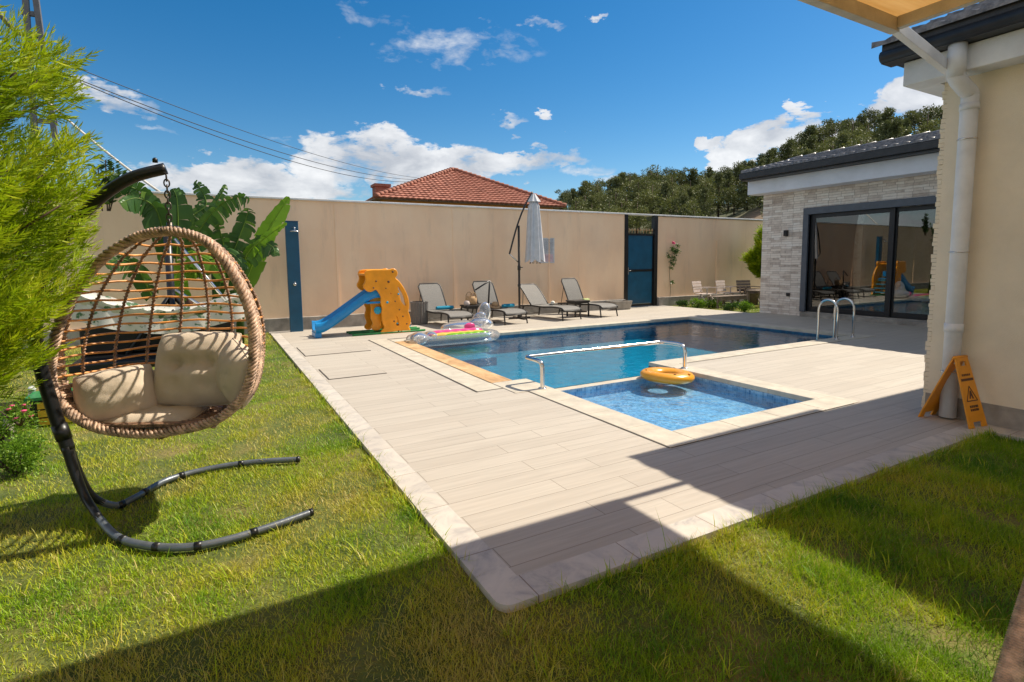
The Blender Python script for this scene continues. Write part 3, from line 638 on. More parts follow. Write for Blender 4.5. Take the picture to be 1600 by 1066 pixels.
# ============================================================ OBJECTS
def lounger(x, y, rot, ang, label):
    o = thing('sun_lounger', label, 'lounger', (0, 0, 0), 'sun loungers in a row along the wall')
    hw = .31; cu = [(-.02, .24), (.0, .285), (.12, .325), (.4, .335), (.8, .315), (1.25, .33)]
    prof = smooth([V(0, a, b) for a, b in cu], 5)
    m_ = MB(); m_.grid([[V(-hw+.02, q.y, q.z+.012), V(0, q.y, q.z+.002), V(hw-.02, q.y, q.z+.012)] for q in prof]); m_.grid([[V(hw-.02, q.y, q.z+.004), V(0, q.y, q.z-.006), V(-hw+.02, q.y, q.z+.004)] for q in prof]); m_.build('seat', 'sling', o)
    bl = .76; bp = [V(0, 1.25+bl*k/8*math.cos(ang), .34+bl*k/8*math.sin(ang)+.03*math.sin(PI*k/8)) for k in range(9)]
    m_ = MB(); nb = V(0, -math.sin(ang), math.cos(ang))
    for sgn in (1, -1):
        rows = [[q+nb*.006*sgn+V(s*(hw-.02-(.045 if k == 8 else 0)), 0, 0) for s in (-1, -.5, 0, .5, 1)][::sgn] for k, q in enumerate(bp)]; m_.grid(rows)
    bk = m_.build('backrest', 'sling', o)
    m_ = MB()
    side = [q+V(0, 0, 0) for q in bp]
    path = [q+V(-hw, 0, 0) for q in side[:-1]]+[side[-1]+V(-hw+.06, 0, 0), side[-1]+V(hw-.06, 0, 0)]+[q+V(hw, 0, 0) for q in side[:-1]][::-1]
    m_.tube(path, .018, 8); m_.build('back_frame', 'lounger_frame', bk)
    m_ = MB(); m_.tube([(hw*s, bp[5].y, bp[5].z) if k == 0 else (hw*s, 1.62, .08) for s in (1,) for k in (0, 1)], .009, 6); m_.tube([(-hw, bp[5].y, bp[5].z), (-hw, 1.62, .08)], .009, 6); m_.tube([(-hw, 1.62, .08), (hw, 1.62, .08)], .009, 6); m_.build('prop', 'lounger_frame', bk)
    m_ = MB()
    for s in (-1, 1): m_.tube([q+V(s*hw, 0, 0) for q in prof]+[V(s*hw, 1.7, .30)], .021, 8)
    m_.tube([(-hw, -.02, .24), (hw, -.02, .24)], .013, 8); m_.tube([(-hw, 1.7, .30), (hw, 1.7, .30)], .013, 8); m_.tube([(-hw, .75, .30), (hw, .75, .30)], .012, 8); m_.build('frame', 'lounger_frame', o)
    for s in (-1, 1):
        for yy, dy in ((.06, -.07), (1.55, .10)):
            m_ = MB(); m_.tube(smooth([(s*hw, yy, .31), (s*(hw+.01), yy+dy*.4, .2), (s*(hw+.02), yy+dy, .0)], 3), .018, 8); m_.build('leg', 'lounger_frame', o)
    o.location = (x, y, 0); o.rotation_euler = (0, 0, rot); return o
A70 = math.radians(60)
lounger(4.98, 11.42, math.radians(6), math.radians(58), 'grey sun lounger nearest the orange slide, behind the clear float')
lounger(6.38, 11.28, math.radians(5), math.radians(62), 'grey sun lounger with straw hat and blue towel beside the umbrella pole')
lounger(8.03, 11.26, math.radians(10), math.radians(46), 'grey sun lounger with the lower tilted backrest just right of the umbrella pole')
lounger(9.34, 11.36, math.radians(9), math.radians(63), 'grey sun lounger nearest the blue gate')
# side tables
def side_table(x, y, label, w_=.5, d_=.45):
    o = thing('side_table', label, 'table', (x, y, 0), 'black side tables between loungers'); mb = MB(); mb.box(x-w_/2, x+w_/2, y-d_/2, y+d_/2, .41, .45); mb.box(x-w_/2+.02, x+w_/2-.02, y-d_/2+.02, y+d_/2-.02, .37, .41); mb.build('table_top', 'lounger_frame', o, bevel=.006)
    for sx in (-1, 1):
        for sy in (-1, 1): mb = MB(); mb.box(x+sx*(w_/2-.03)-.018, x+sx*(w_/2-.03)+.018, y+sy*(d_/2-.03)-.018, y+sy*(d_/2-.03)+.018, 0, .37); mb.build('leg', 'lounger_frame', o)
    mb = MB(); mb.box(x-w_/2+.06, x+w_/2-.06, y-d_/2+.06, y+d_/2-.06, .12, .15); mb.build('shelf', 'lounger_frame', o)
side_table(5.66, 12.25, 'black side table with a straw bag between the two left loungers'); side_table(8.72, 11.95, 'black side table between the two right loungers')
# straw bag
bx, by = 5.63, 12.25; o = thing('straw_bag', 'open woven straw bag standing on the left side table', 'bag', (bx, by, .45))
mb = MB(); mb.lathe((bx, by, .452), [(.10, 0), (.145, .04), (.15, .14), (.135, .22), (.128, .22), (.13, .05)], 20); mb.build('body', 'straw', o)
for s in (-1, 1):
    mb = MB(); mb.tube([(bx-.08*math.cos(a)*1.1, by+s*.12, .64+.13*math.sin(a)) for a in [k*PI/10 for k in range(11)]], .009, 6); mb.build('handle', 'straw', o)
mb = MB(); mb.lathe((5.47, 12.16, .452), [(.07, 0), (.08, .05), (.06, .10), (.02, .12)], 14); tag(mb.build('scarf', 'wood_pale', None, (5.47, 12.16, .452)), 'crumpled pale pinkish scarf beside the straw bag', 'scarf')
def towel(x, y, z, L, r, rot, mat, label):
    mb = MB(); ax = V(math.cos(rot), math.sin(rot), 0); P = []; sidev = V(-ax.y, ax.x, 0)
    for i in range(9):
        t_ = i/8-.5; row = []
        for k in range(28):
            a = 2*PI*k/28; rr = r*(1+.06*noise.noise(V(i*.7, k*.5, x)))*(.86 if i in (0, 8) else 1); row.append(V(x, y, z+r*.8)+ax*L*t_+sidev*rr*math.cos(a)+V(0, 0, rr*.8*math.sin(a)))
        P.append(row)
    mb.grid(P, wrap=True)
    for P_ in (P[0], P[-1]):
        c = sum(P_, V(0, 0, 0))/28; mb.add([c]+P_, [(0, k+1, (k+1) % 28+1) for k in range(28)], True)
    o = thing('towel', label, 'towel', (x, y, z), 'rolled towels on the loungers'); mb.build('roll', mat, o)
    m2 = MB(); sp = [V(x, y, z+r*.8)+ax*(L/2+.003)+sidev*(r*q/30)*math.cos(q*.75)+V(0, 0, r*.8*q/30*math.sin(q*.75)) for q in range(2, 29)]; m2.tube(sp, .004, 5); m2.build('fold', mat, o)
towel(4.98, 12.42, .35, .46, .06, .1, 'teal_towel', 'rolled blue towel on the leftmost lounger')
towel(6.62, 12.12, .345, .36, .06, .15, 'teal_towel', 'rolled blue towel beside the straw hat')
towel(8.12, 12.30, .345, .20, .055, .9, 'white_towel', 'rolled pale towel on the lounger with the low backrest')
towel(9.36, 12.44, .345, .24, .065, .3, 'green_towel', 'rolled pale green and white towel on the lounger by the gate')
hx, hy = 6.32, 12.28; o = thing('straw_hat', 'wide brimmed straw hat lying on the second lounger', 'hat', (hx, hy, .36)); mb = MB(); rot = Matrix.Rotation(.25, 3, 'X'); mb.lathe((hx, hy, .372), [(.19, .0), (.10, .015), (.09, .03)], 20, ax=rot); mb.build('brim', 'straw', o); mb = MB(); mb.lathe((hx, hy, .385), [(.092, .0), (.088, .07), (.06, .105), (.01, .11)], 18, ax=rot); mb.build('crown', 'straw', o); mb = MB(); mb.lathe((hx, hy, .387), [(.0945, .004), (.093, .025)], 18, ax=rot); mb.build('band', 'brown_dot', o)
# bent black metal arm beside second lounger
o = thing('folding_arm', 'bent black metal arm standing up beside the second lounger', 'stand', (5.94, 11.9, 0)); mb = MB()
mb.tube([(5.95, 11.9, 0), (5.94, 11.9, .5)], .035, 10); mb.build('post', 'black_metal', o); mb = MB(); mb.tube([(5.94, 11.9, .5), (5.985, 11.9, 1.06)], .022, 8); mb.build('upper_arm', 'black_metal', o); mb = MB(); mb.tube([(5.985, 11.9, 1.06), (5.60, 11.93, .84)], .02, 8); mb.build('forearm', 'black_metal', o); mb = MB(); mb.lathe((5.95, 11.9, 0), [(.16, 0), (.16, .02), (.05, .035)], 18); mb.build('base', 'black_metal', o)
# fluted grey planter and trough
o = thing('fluted_planter', 'tall grey fluted planter against the wall right of the orange slide', 'planter', (4.42, 12.72, 0)); mb = MB(); P = []
for (r, z) in [(.17, 0), (.19, .02), (.205, .5), (.215, .56), (.19, .56), (.18, .3)]:
    P.append([V(4.42+(r+.012*math.cos(k*PI))*math.cos(2*PI*k/40), 12.72+(r+.012*math.cos(k*PI))*math.sin(2*PI*k/40), z) for k in range(40)])
mb.grid(P, wrap=True, smooth=False); mb.build('body', 'sling', o); mb = MB(); mb.lathe((4.42, 12.72, .5), [(.18, 0), (.18, .01)], 20); mb.build('earth', 'soil', o)
def trough(x0, x1, y0, y1, h, label):
    o = thing('stone_trough', label, 'planter', ((x0+x1)/2, (y0+y1)/2, 0), 'pale stone troughs at the wall foot'); mb = MB(); a = .05
    vs = [(x0+a, y0+a, 0), (x1-a, y0+a, 0), (x1-a, y1-a, 0), (x0+a, y1-a, 0), (x0, y0, h), (x1, y0, h), (x1, y1, h), (x0, y1, h), (x0+.03, y0+.03, h), (x1-.03, y0+.03, h), (x1-.03, y1-.03, h), (x0+.03, y1-.03, h), (x0+.05, y0+.05, h-.08), (x1-.05, y0+.05, h-.08), (x1-.05, y1-.05, h-.08), (x0+.05, y1-.05, h-.08)]
    f = [(3, 2, 1, 0)]+[(i, (i+1) % 4, (i+1) % 4+4, i+4) for i in range(4)]+[(i+4, (i+1) % 4+4, (i+1) % 4+8, i+8) for i in range(4)]+[(i+8, (i+1) % 4+8, (i+1) % 4+12, i+12) for i in range(4)]
    mb.add(vs, f); mb.build('body', 'concrete', o, bevel=.008); mb = MB(); mb.sheet(x0+.045, x1-.045, y0+.045, y1-.045, h-.06); mb.build('earth', 'soil', o)
trough(10.72, 11.42, 12.75, 13.2, .27, 'pale stone trough between the last lounger and the gate')
# outdoor shower
sx, sy = 1.56, 12.88; o = thing('outdoor_shower', 'tall blue outdoor shower column at the wall left of the slide', 'shower', (sx, sy, 0))
mb = MB(); mb.box(sx-.135, sx+.135, sy-.06, sy+.06, -.02, 2.46); mb.build('column', 'blue_paint', o, bevel=.01)
mb = MB(); mb.box(sx-.14, sx+.14, sy-.065, sy+.065, 2.461, 2.475); mb.build('cap', 'blue_paint', o)
mb = MB(); mb.tube(smooth([(sx, sy-.06, 2.30), (sx+.01, sy-.14, 2.34), (sx+.03, sy-.24, 2.32), (sx+.035, sy-.26, 2.26)], 4), .011, 8); mb.lathe((sx+.035, sy-.26, 2.225), [(.10, 0), (.105, .012), (.03, .03), (.014, .05)], 20); mb.build('shower_head', 'steel', o)
mb = MB(); mb.lathe((sx, sy-.06, 1.07), [(.04, 0), (.042, .03), (.02, .055)], 16, ax=Matrix.Rotation(PI/2, 3, 'X')); mb.tube([(sx, sy-.11, 1.07), (sx, sy-.13, 1.13)], .008, 6); mb.build('tap', 'steel', o)
# ---------------- play slide
FY = 11.32; BYs = 11.98
def P3(pts, Y=FY, x0=560, y0=410, s=8.886): return [(onY(x0+x/s, y0+y/s, Y).x, onY(x0+x/s, y0+y/s, Y).z) for x, y in pts]
o = thing('play_slide', 'orange toddler climbing frame with a blue slide beside the pool', 'slide', (3.3, 11.6, 0))
fo_ = P3([(105, 135), (160, 118), (300, 112), (440, 108), (480, 98), (510, 112), (528, 145), (522, 180), (500, 212), (545, 262), (590, 318), (632, 388), (665, 460), (684, 540), (688, 620), (680, 685), (697, 740), (708, 800), (706, 850), (688, 898), (705, 935), (712, 972), (600, 982), (520, 985), (470, 985), (400, 990), (318, 992), (338, 950), (366, 905), (350, 850), (335, 780), (330, 700), (335, 640), (318, 560), (318, 480), (290, 420), (245, 372), (160, 400), (110, 380), (78, 330), (100, 280), (110, 230)])
fo_ = [(x, max(z, .0)) for x, z in fo_]
holes = [P3([(545, 330), (590, 385), (630, 460), (650, 540), (655, 610), (625, 600), (590, 560), (560, 500), (548, 420)]), P3([(515, 735), (545, 760), (562, 820), (566, 880), (530, 890), (510, 860), (532, 800)]), P3([(430, 425), (445, 418), (458, 430), (450, 452), (433, 448)])]
plate(fo_, holes, .07, FY, 'side_panel', 'orange_plastic', o, .02)
dx = .02; bo_ = [(x+dx, z) for x, z in fo_]; plate(bo_, [[(x+dx, z) for x, z in h] for h in holes[:2]], .07, BYs, 'side_panel', 'orange_plastic', o, .02)
xs = [q[0] for q in fo_]; XL = min(xs); XR = max(xs)
mb = MB(); lp = P3([(150, 385), (225, 380), (300, 440), (320, 520), (330, 640), (330, 760), (300, 860), (310, 910), (190, 910), (210, 850), (180, 760), (185, 640), (165, 540), (140, 450)], FY+.14)
plate([(x, max(z, 0)) for x, z in lp], [], .05, FY+.16, 'inner_panel', 'orange_plastic', o, .015)
lp2 = P3([(80, 460), (150, 440), (170, 540), (165, 640), (185, 760), (200, 860), (185, 905), (90, 905), (115, 840), (90, 740), (105, 640), (75, 560)], BYs-.1)
plate([(x, max(z, 0)) for x, z in lp2], [], .05, BYs-.12, 'inner_panel', 'orange_plastic', o, .015)
# platform and head fascia
tz = onY(597, 423, FY).z
mb = MB(); mb.box(XL+.05, XL+.62, FY+.035, BYs-.035, .66, .70); mb.build('platform', 'blue_plastic', o, bevel=.01)
mb = MB(); mb.box(XL+.02, XL+.55, FY+.035, BYs-.035, tz-.10, tz-.055); mb.build('top_rail', 'orange_plastic', o, bevel=.012)
mb = MB()
for k in range(4): mb.box(XR-.12-k*.12, XR+.04-k*.12, FY+.035, BYs-.035, .12+k*.16, .15+k*.16)
mb.build('steps', 'cyan_plastic', o, bevel=.008)
# chute
a = V(XL+.18, 0, .80); b = V(1.86, 0, .13); pth = smooth([a+V(.25, 0, .02), a, V(2.55, 0, .57), V(2.15, 0, .30), V(1.90, 0, .16), V(1.74, 0, .155)], 6)
mb = MB(); P = []
cy = (FY+BYs)/2-.02
for q in pth: P.append([V(q.x, cy+yy, q.z+zz) for yy, zz in ((-.25, .15), (-.225, .17), (-.20, .15), (-.17, .01), (0, -.012), (.17, .01), (.20, .15), (.225, .17), (.25, .15), (.24, -.04), (0, -.06), (-.24, -.04))])
mb.grid(P, wrap=True); mb.add(P[0]+P[-1], [tuple(range(12)), tuple(range(12, 24))[::-1]]); mb.build('chute', 'blue_plastic', o)
mb = MB(); mb.box(1.73, 1.86, cy-.23, cy+.23, 0, .12); mb.build('chute_foot', 'blue_plastic', o, bevel=.02)
mb = MB()
for y_ in (FY-.02, FY+.35, BYs-.1): mb.tube([(2.45, y_, .025), (4.05, y_, .025)], .022, 8)
mb.build('base_bar', 'green_plastic', o)
for (x, y, r, mt) in [(470, 132, .022, 'brown_dot'), (240, 262, .020, 'brown_dot'), (412, 270, .026, 'ink'), (205, 355, .018, 'brown_dot'), (395, 555, .028, 'cyan_plastic'), (550, 440, .022, 'cyan_plastic'), (505, 540, .016, 'brown_dot'), (563, 655, .016, 'brown_dot'), (612, 748, .018, 'brown_dot'), (665, 852, .016, 'brown_dot'), (555, 950, .016, 'brown_dot'), (490, 815, .018, 'brown_dot'), (375, 360, .014, 'brown_dot')]:
    q = onY(560+x/8.886, 410+y/8.886, FY); mb = MB(); mb.lathe((q.x, FY-.034, q.z), [(r, 0), (r*.9, .010), (r*.5, .014)], 12, ax=Matrix.Rotation(PI/2, 3, 'X')); mb.build('spot', mt, o)
q = onY(590, 485, FY+.05); mb = MB(); mb.lathe((q.x, FY+.03, q.z), [(.075, -.02), (.085, 0), (.075, .025), (.03, .03)], 18, ax=Matrix.Rotation(PI/2, 3, 'X')); mb.build('steering_wheel', 'cyan_plastic', o)
# ---------------- cantilever umbrella, folded
ux, uy = 7.09, 12.35
o = thing('folded_umbrella', 'closed grey white cantilever umbrella on a black pole between loungers', 'umbrella', (ux, uy, 0))
mb = MB(); mb.tube([(ux, uy, .05), (ux, uy, 2.47)], .030, 12); pole = mb.build('pole', 'lounger_frame', o)
mb = MB(); mb.tube([(ux, uy, 1.30), (ux, uy, 1.42)], .042, 10); mb.tube([(ux, uy, .86), (ux, uy, .93)], .04, 10); mb.tube([(ux, uy-.02, 1.37), (ux+.1, uy-.02, 1.37)], .012, 6); mb.build('crank', 'lounger_frame', pole)
mb = MB(); mb.box(ux-.32, ux+.32, uy-.03, uy+.03, 0, .045); mb.box(ux-.03, ux+.03, uy-.32, uy+.32, .0, .042); mb.lathe((ux, uy, 0), [(.06, 0), (.055, .12), (.035, .14)], 12); mb.build('base', 'lounger_frame', o)
e1 = onY(796, 397, uy); tp = onY(832, 300, uy)
mb = MB(); mb.tube(smooth([e1, onY(808, 353, uy-.03), onY(820, 322, uy-.03), tp], 5), .022, 10); mb.build('arm', 'lounger_frame', o)
mb = MB(); mb.tube([e1, onY(811, 411, uy)], .016, 8); mb.build('strut', 'steel', o)
cx = tp.x-.0; mb = MB(); P = []
top = onY(832, 303, uy).z; bot = onY(833, 408, uy).z
for i in range(22):
    f_ = i/21; z = top+(bot-top)*f_; rb = (.02+.13*min(f_*5, 1)) if f_ < .2 else .135+.10*(f_-.2)/.8
    row = []
    for k in range(64):
        a = 2*PI*k/64; fold = 1+(.20*math.cos(8*a+f_*1.3)+.07*math.cos(13*a+2*f_))*min(1, f_*3); zz = z-(.045*math.cos(8*a+1)*max(0, f_-.85)*6)
        row.append(V(cx+.03*f_+rb*fold*math.cos(a), uy-.06+rb*fold*math.sin(a), zz))
    P.append(row)
mb.grid(P, wrap=True); can = mb.build('canopy', 'canopy_cloth', o)
mb = MB(); P = []
for i in range(5):
    f_ = i/4; P.append([V(cx+(.05+.125*f_)*(1+.1*math.cos(8*2*PI*k/48))*math.cos(2*PI*k/48), uy-.06+(.05+.125*f_)*(1+.1*math.cos(8*2*PI*k/48))*math.sin(2*PI*k/48), top-.02-.20*f_) for k in range(48)])
mb.grid(P, wrap=True); mb.build('vent_cap', 'canopy_cloth', can)
mb = MB()
for k in range(8): a = 2*PI*k/8; mb.tube([(cx+.03+.12*math.cos(a), uy-.06+.12*math.sin(a), bot-.0), (cx+.03+.15*math.cos(a), uy-.06+.15*math.sin(a), bot-.07)], .008, 6)
mb.build('rib_ends', 'ink', can)
# rules sign on the wall
A_ = onY(843, 372, WY); B_ = onY(866, 411, WY); o = thing('notice_board', 'pale rules board with grey and pink print on the wall behind the umbrella', 'sign', (A_.x, WY, B_.z))
mb = MB(); mb.box(A_.x, B_.x, WY-.014, WY-.006, B_.z, A_.z); mb.build('board', 'panel_white', o, bevel=.003)
random.seed(5)
for (f0, f1, mt, nm) in ((.04, .62, 'ink_grey', 'grey_print'), (.66, .94, 'ink_pink', 'pink_print')):
    mb = MB(); H_ = A_.z-B_.z; W_ = B_.x-A_.x; z = A_.z-H_*f0
    while z > A_.z-H_*f1:
        x = A_.x+W_*.09
        while x < B_.x-W_*.12:
            l = random.uniform(.012, .05); mb.box(x, min(x+l, B_.x-W_*.08), WY-.0165, WY-.0145, z-.014, z); x += l+.009
        z -= .031
    mb.build(nm, mt, o)
# ---------------- clear inflatable lounge float with striped mat
o = thing('inflatable_float', 'clear inflatable lounger with pink, yellow and green stripes at the pool corner', 'float', (4.1, 9.85, 0))
def bulge(mb, c, r, n=20, m_=12, rot=None):
    P = []
    for i in range(m_+1):
        th = PI*i/m_; row = []
        for k in range(n):
            a = 2*PI*k/n; wv = 1+.03*noise.noise(V(math.cos(a)*3+c[0], math.sin(a)*3, th*2)); q = V(r[0]*math.sin(th)*math.cos(a)*wv, r[1]*math.sin(th)*math.sin(a)*wv, r[2]*math.cos(th)*wv)
            row.append(Vector(c)+(rot @ q if rot else q))
        P.append(row)
    mb.grid(P, wrap=True)
fl = []
mb = MB(); ring_pts = []
for k in range(40):
    a = 2*PI*k/40; ex = abs(math.cos(a))**.55*math.copysign(1, math.cos(a)); ey = abs(math.sin(a))**.55*math.copysign(1, math.sin(a)); ring_pts.append((4.12+.86*ex, 9.82+.34*ey, .03))
mb.tube(ring_pts, .095, 14, closed=True); mb.build('side_tube', 'clear_pvc', o)
mb = MB(); bulge(mb, (3.36, 9.72, .07), (.17, .24, .13)); bulge(mb, (3.62, 9.80, .10), (.12, .2, .09)); mb.build('headrest', 'clear_pvc', o)
for k, (mt, y_) in enumerate((('tint_pink', 10.02), ('tint_yellow', 9.86), ('tint_green', 9.68))):
    mb = MB(); x0_ = 3.62+k*.04+(.16 if k == 2 else 0); P = []
    for i in range(26):
        f_ = i/25; x = x0_+(4.86-x0_)*f_; rr = .062*min(1, (math.sin(PI*f_)*3)**.5 if 0 < f_ < 1 else .1)*(1+.07*math.sin(i*1.6)); P.append([V(x, y_+rr*1.25*math.cos(2*PI*j/12), .07+rr*math.sin(2*PI*j/12)+(.03 if k == 0 else 0)) for j in range(12)])
    mb.grid(P, wrap=True); mb.build('stripe', mt, o)
o2 = thing('inflatable_animal_float', 'clear inflatable animal shaped float with raised head behind the striped one', 'float', (4.75, 10.55, 0))
mb = MB(); bulge(mb, (4.62, 10.52, .13), (.50, .30, .14)); bulge(mb, (4.98, 10.42, .17), (.30, .30, .17)); body = mb.build('body', 'clear_pvc', o2)
mb = MB(); bulge(mb, (5.07, 10.40, .40), (.15, .16, .26), rot=Matrix.Rotation(.2, 3, 'Y')); bulge(mb, (4.95, 10.38, .33), (.17, .12, .11), rot=Matrix.Rotation(-.4, 3, 'Y')); mb.build('head', 'clear_pvc', o2)
mb = MB(); bulge(mb, (4.66, 10.24, .17), (.13, .035, .075)); mb.build('pink_patch', 'tint_pink', o2)
# yellow swim ring
o = thing('swim_ring', 'yellow swim ring floating at the edge of the small pool', 'swim ring', (5.26, 5.12, -.06))
rc = V(5.13, 5.05, .0); mb = MB(); rt = Matrix.Rotation(math.radians(3), 3, 'Y'); pts = [rc+rt @ V(.24*math.cos(2*PI*k/48), .27*math.sin(2*PI*k/48), 0) for k in range(48)]
P = []
for k in range(60):
    a = 2*PI*k/60; ct = V(math.cos(a), math.sin(a), 0); row = []
    for j in range(18):
        b = 2*PI*j/18; rr = 1+.018*noise.noise(V(a*6, b*2, 0)); row.append(rc+rt @ (ct*(.24+.108*rr*math.cos(b))+V(0, 0, .068*rr*math.sin(b))))
    P.append(row)
P.append(P[0]); mb.grid(P, wrap=True); rg = mb.build('tube', 'yellow_pvc', o)
mb = MB(); mb.lathe(rc+rt @ V(.09, -.29, .055), [(.018, 0), (.018, .012), (.008, .02)], 10); mb.build('valve', 'sign_yellow', o)
mb = MB()
for a in (.4, 1.2, 2.6, 4.2): mb.tube([rc+rt @ (V(math.cos(a+d_), math.sin(a+d_), 0)*.28+V(0, 0, .067)) for d_ in (0, .06, .12)], .005, 5)
mb.build('print', 'ink', o)
# ---------------- handrail over small pool
o = thing('pool_handrail', 'polished steel handrail between the small and main pool', 'handrail', (4.5, 5.28, 0))
hr = .027; z_ = .335
pts = smooth([(3.33, 5.27, 0), (3.33, 5.27, .22), (3.325, 5.28, .30), (3.315, 5.34, .33), (3.30, 5.50, z_), (3.30, 5.57, z_), (3.34, 5.605, z_), (3.42, 5.62, z_), (4.4, 5.62, z_), (5.45, 5.62, z_), (5.54, 5.605, z_), (5.60, 5.56, z_), (5.66, 5.36, .33), (5.665, 5.28, .30), (5.665, 5.25, .22), (5.665, 5.25, 0)], 6)
mb = MB(); mb.tube(pts, hr, 14); mb.build('rail', 'steel', o)
for x, y in ((3.33, 5.27), (5.665, 5.25)): mb = MB(); mb.lathe((x, y, .008), [(.05, 0), (.048, .01), (.03, .016)], 16); mb.build('flange', 'steel', o)
o = thing('pool_ladder', 'pair of steel hoop handrails of the pool ladder', 'ladder', (10.25, 5.8, 0))
for x in (10.08, 10.62):
    mb = MB(); mb.tube([(x, 5.68, 0), (x, 5.68, .54)]+[(x, 5.86-.18*math.cos(a), .54+.20*math.sin(a)) for a in [k*PI/12 for k in range(1, 12)]]+[(x, 6.04, .54), (x, 6.04, -.2), (x, 5.98, -.42)], .022, 12); mb.build('rail', 'steel', o)
    mb = MB(); mb.lathe((x, 5.68, .008), [(.045, 0), (.043, .01), (.025, .015)], 14); mb.build('flange', 'steel', o)
for z in (-.2, -.36): mb = MB(); mb.box(10.08, 10.62, 6.0, 6.1, z, z+.03); mb.build('step', 'steel', o)
# ---------------- wet floor sign
o = thing('wet_floor_sign', 'yellow folding wet floor sign against the house wall', 'sign', (5.95, 2.3, 0))
tpt = V(5.865, 2.20, .60); Ft = V(5.86, 2.02, .0); Bt = V(5.86, 2.62, .0)
def leaf_panel(foot, name, halfw=.15, face=1):
    top_c = tpt; side = V(1, 0, 0); side = (V(.75, -.10, 0)).normalized(); dn_ = (foot-top_c); L = dn_.length; dn_.normalize(); n_ = side.cross(dn_).normalized()
    if n_.y*face > 0: n_ = -n_
    def q(u, v, w_=0): return top_c+side*u+dn_*v+n_*w_
    return q, L, n_
q, L, n_ = leaf_panel(V(5.845, 2.03, 0), 'front', face=1)
def extr(mb, q, poly, w0, w1):
    n = len(poly); vs = [q(u, v, w0) for u, v in poly]+[q(u, v, w1) for u, v in poly]; mb.add(vs, [tuple(range(n)), tuple(range(n, 2*n))[::-1]]+[(i, (i+1) % n, (i+1) % n+n, i+n) for i in range(n)])
def sign_panel(q, L):
    mb = MB(); ht = .085; hb = .125
    extr(mb, q, [(-ht, .0), (-.035, 0), (-.045, .075), (-ht-.01, .075)], 0, .012); extr(mb, q, [(.035, 0), (ht, .0), (ht+.01, .075), (.045, .075)], 0, .012); extr(mb, q, [(-.035, 0), (.035, 0), (.045, .035), (-.045, .035)], 0, .012)
    extr(mb, q, [(-ht-.01, .075), (ht+.01, .075), (hb, L-.05), (-hb, L-.05)], 0, .012)
    extr(mb, q, [(-hb, L-.05), (-.06, L-.05), (-.055, L), (-hb-.002, L)], 0, .012); extr(mb, q, [(.06, L-.05), (hb, L-.05), (hb+.002, L), (.055, L)], 0, .012)
    return mb
pf = sign_panel(q, L).build('front_panel', 'sign_yellow', o)
mb = MB(); w0, w1 = .0125, .0145
for vv, hgt in ((.15, .018), ):
    for u in (-.06, -.035, -.01, .015, .04): extr(mb, q, [(u, vv), (u+.017, vv), (u+.017, vv+hgt), (u, vv+hgt)], w0, w1)
extr(mb, q, [(-.085, .19), (.085, .19), (.085, .212), (-.085, .212)], w0, w1)
tri = [(0, .26), (.075, .39), (-.075, .39)]
for (a, b) in ((0, 1), (1, 2), (2, 0)):
    A2 = V(*tri[a], 0); B2 = V(*tri[b], 0); n2 = V(-(B2-A2).y, (B2-A2).x, 0).normalized()*.004; extr(mb, q, [(A2-n2).to_tuple()[:2], (B2-n2).to_tuple()[:2], (B2+n2).to_tuple()[:2], (A2+n2).to_tuple()[:2]], w0, w1)
extr(mb, q, [(-.006, .30), (.010, .30), (.028, .372), (.012, .372), (.003, .34), (-.02, .372), (-.032, .368)], w0, w1)
for vv in (.43, .46):
    for u in (-.055, -.03, -.005, .02, .042): extr(mb, q, [(u, vv), (u+.018, vv), (u+.018, vv+.02), (u, vv+.02)], w0, w1)
mb.build('print', 'brown_dot', pf)
q2, L2, _n = leaf_panel(V(5.89, 2.43, 0), 'back', face=-1); sign_panel(q2, L2).build('rear_panel', 'sign_yellow', o)
mb = MB(); mb.tube([tpt+V(-.09, .012, .004), tpt+V(.09, -.012, .004)], .014, 10); mb.build('hinge', 'sign_yellow', o)
# ---------------- rattan post at the corner
o = thing('rattan_post', 'brown ribbed rattan pole leaning at the bottom right corner', 'post', (2.40, .70, LZ)); mb = MB(); a = G(1562, 1105, LZ); b = onY(1672, 742, a.y+.02)
mb.tube([a, b], .03, 14); mb.build('core', 'rattan', o); mb = MB(); pts = []
ax_ = (b-a); nn_ = ax_.orthogonal().normalized(); bb_ = ax_.cross(nn_).normalized()
for k in range(900): t_ = k/899; ang = k*.7; pts.append(a.lerp(b, t_)+(nn_*math.cos(ang)+bb_*math.sin(ang))*.033)
mb.tube(pts, .0062, 5); mb.build('wrapping', 'rattan_rim', o)
# ---------------- egg chair
AL = math.radians(27); EC = V(-.28, 3.82, 0)
side = V(math.cos(AL), -math.sin(AL), 0); back = V(math.sin(AL), math.cos(AL), 0)
def onEgg(px, py):   # pixel of the rim -> the tilted vertical rim plane
    d = Vector(ray(px, py)); t_ = (EC-V(0, 0, CAM_H)).dot(back)/d.dot(back); return V(0, 0, CAM_H)+d*t_
rimpx = [(600, 62), (700, 78), (790, 122), (872, 215), (935, 325), (975, 425), (993, 520), (995, 600), (990, 700), (965, 790), (925, 855), (850, 920), (750, 962), (640, 985), (520, 1000), (400, 995), (280, 975), (190, 935), (110, 870), (66, 795), (56, 700), (64, 620), (95, 500), (142, 390), (212, 285), (310, 178), (435, 100), (520, 72)]
rim = [onEgg(60+x*.3378, 340+y*.3377) for x, y in rimpx]
chair = thing('hanging_egg_chair', 'brown rattan egg chair hanging over the lawn at the left', 'hanging chair', (-.72, 3.97, LZ))
rimS = smooth(rim+[rim[0]], 8)[:-1]
U = lambda p: (p-EC).dot(side)
zt = max(p.z for p in rimS); zb = min(p.z for p in rimS)
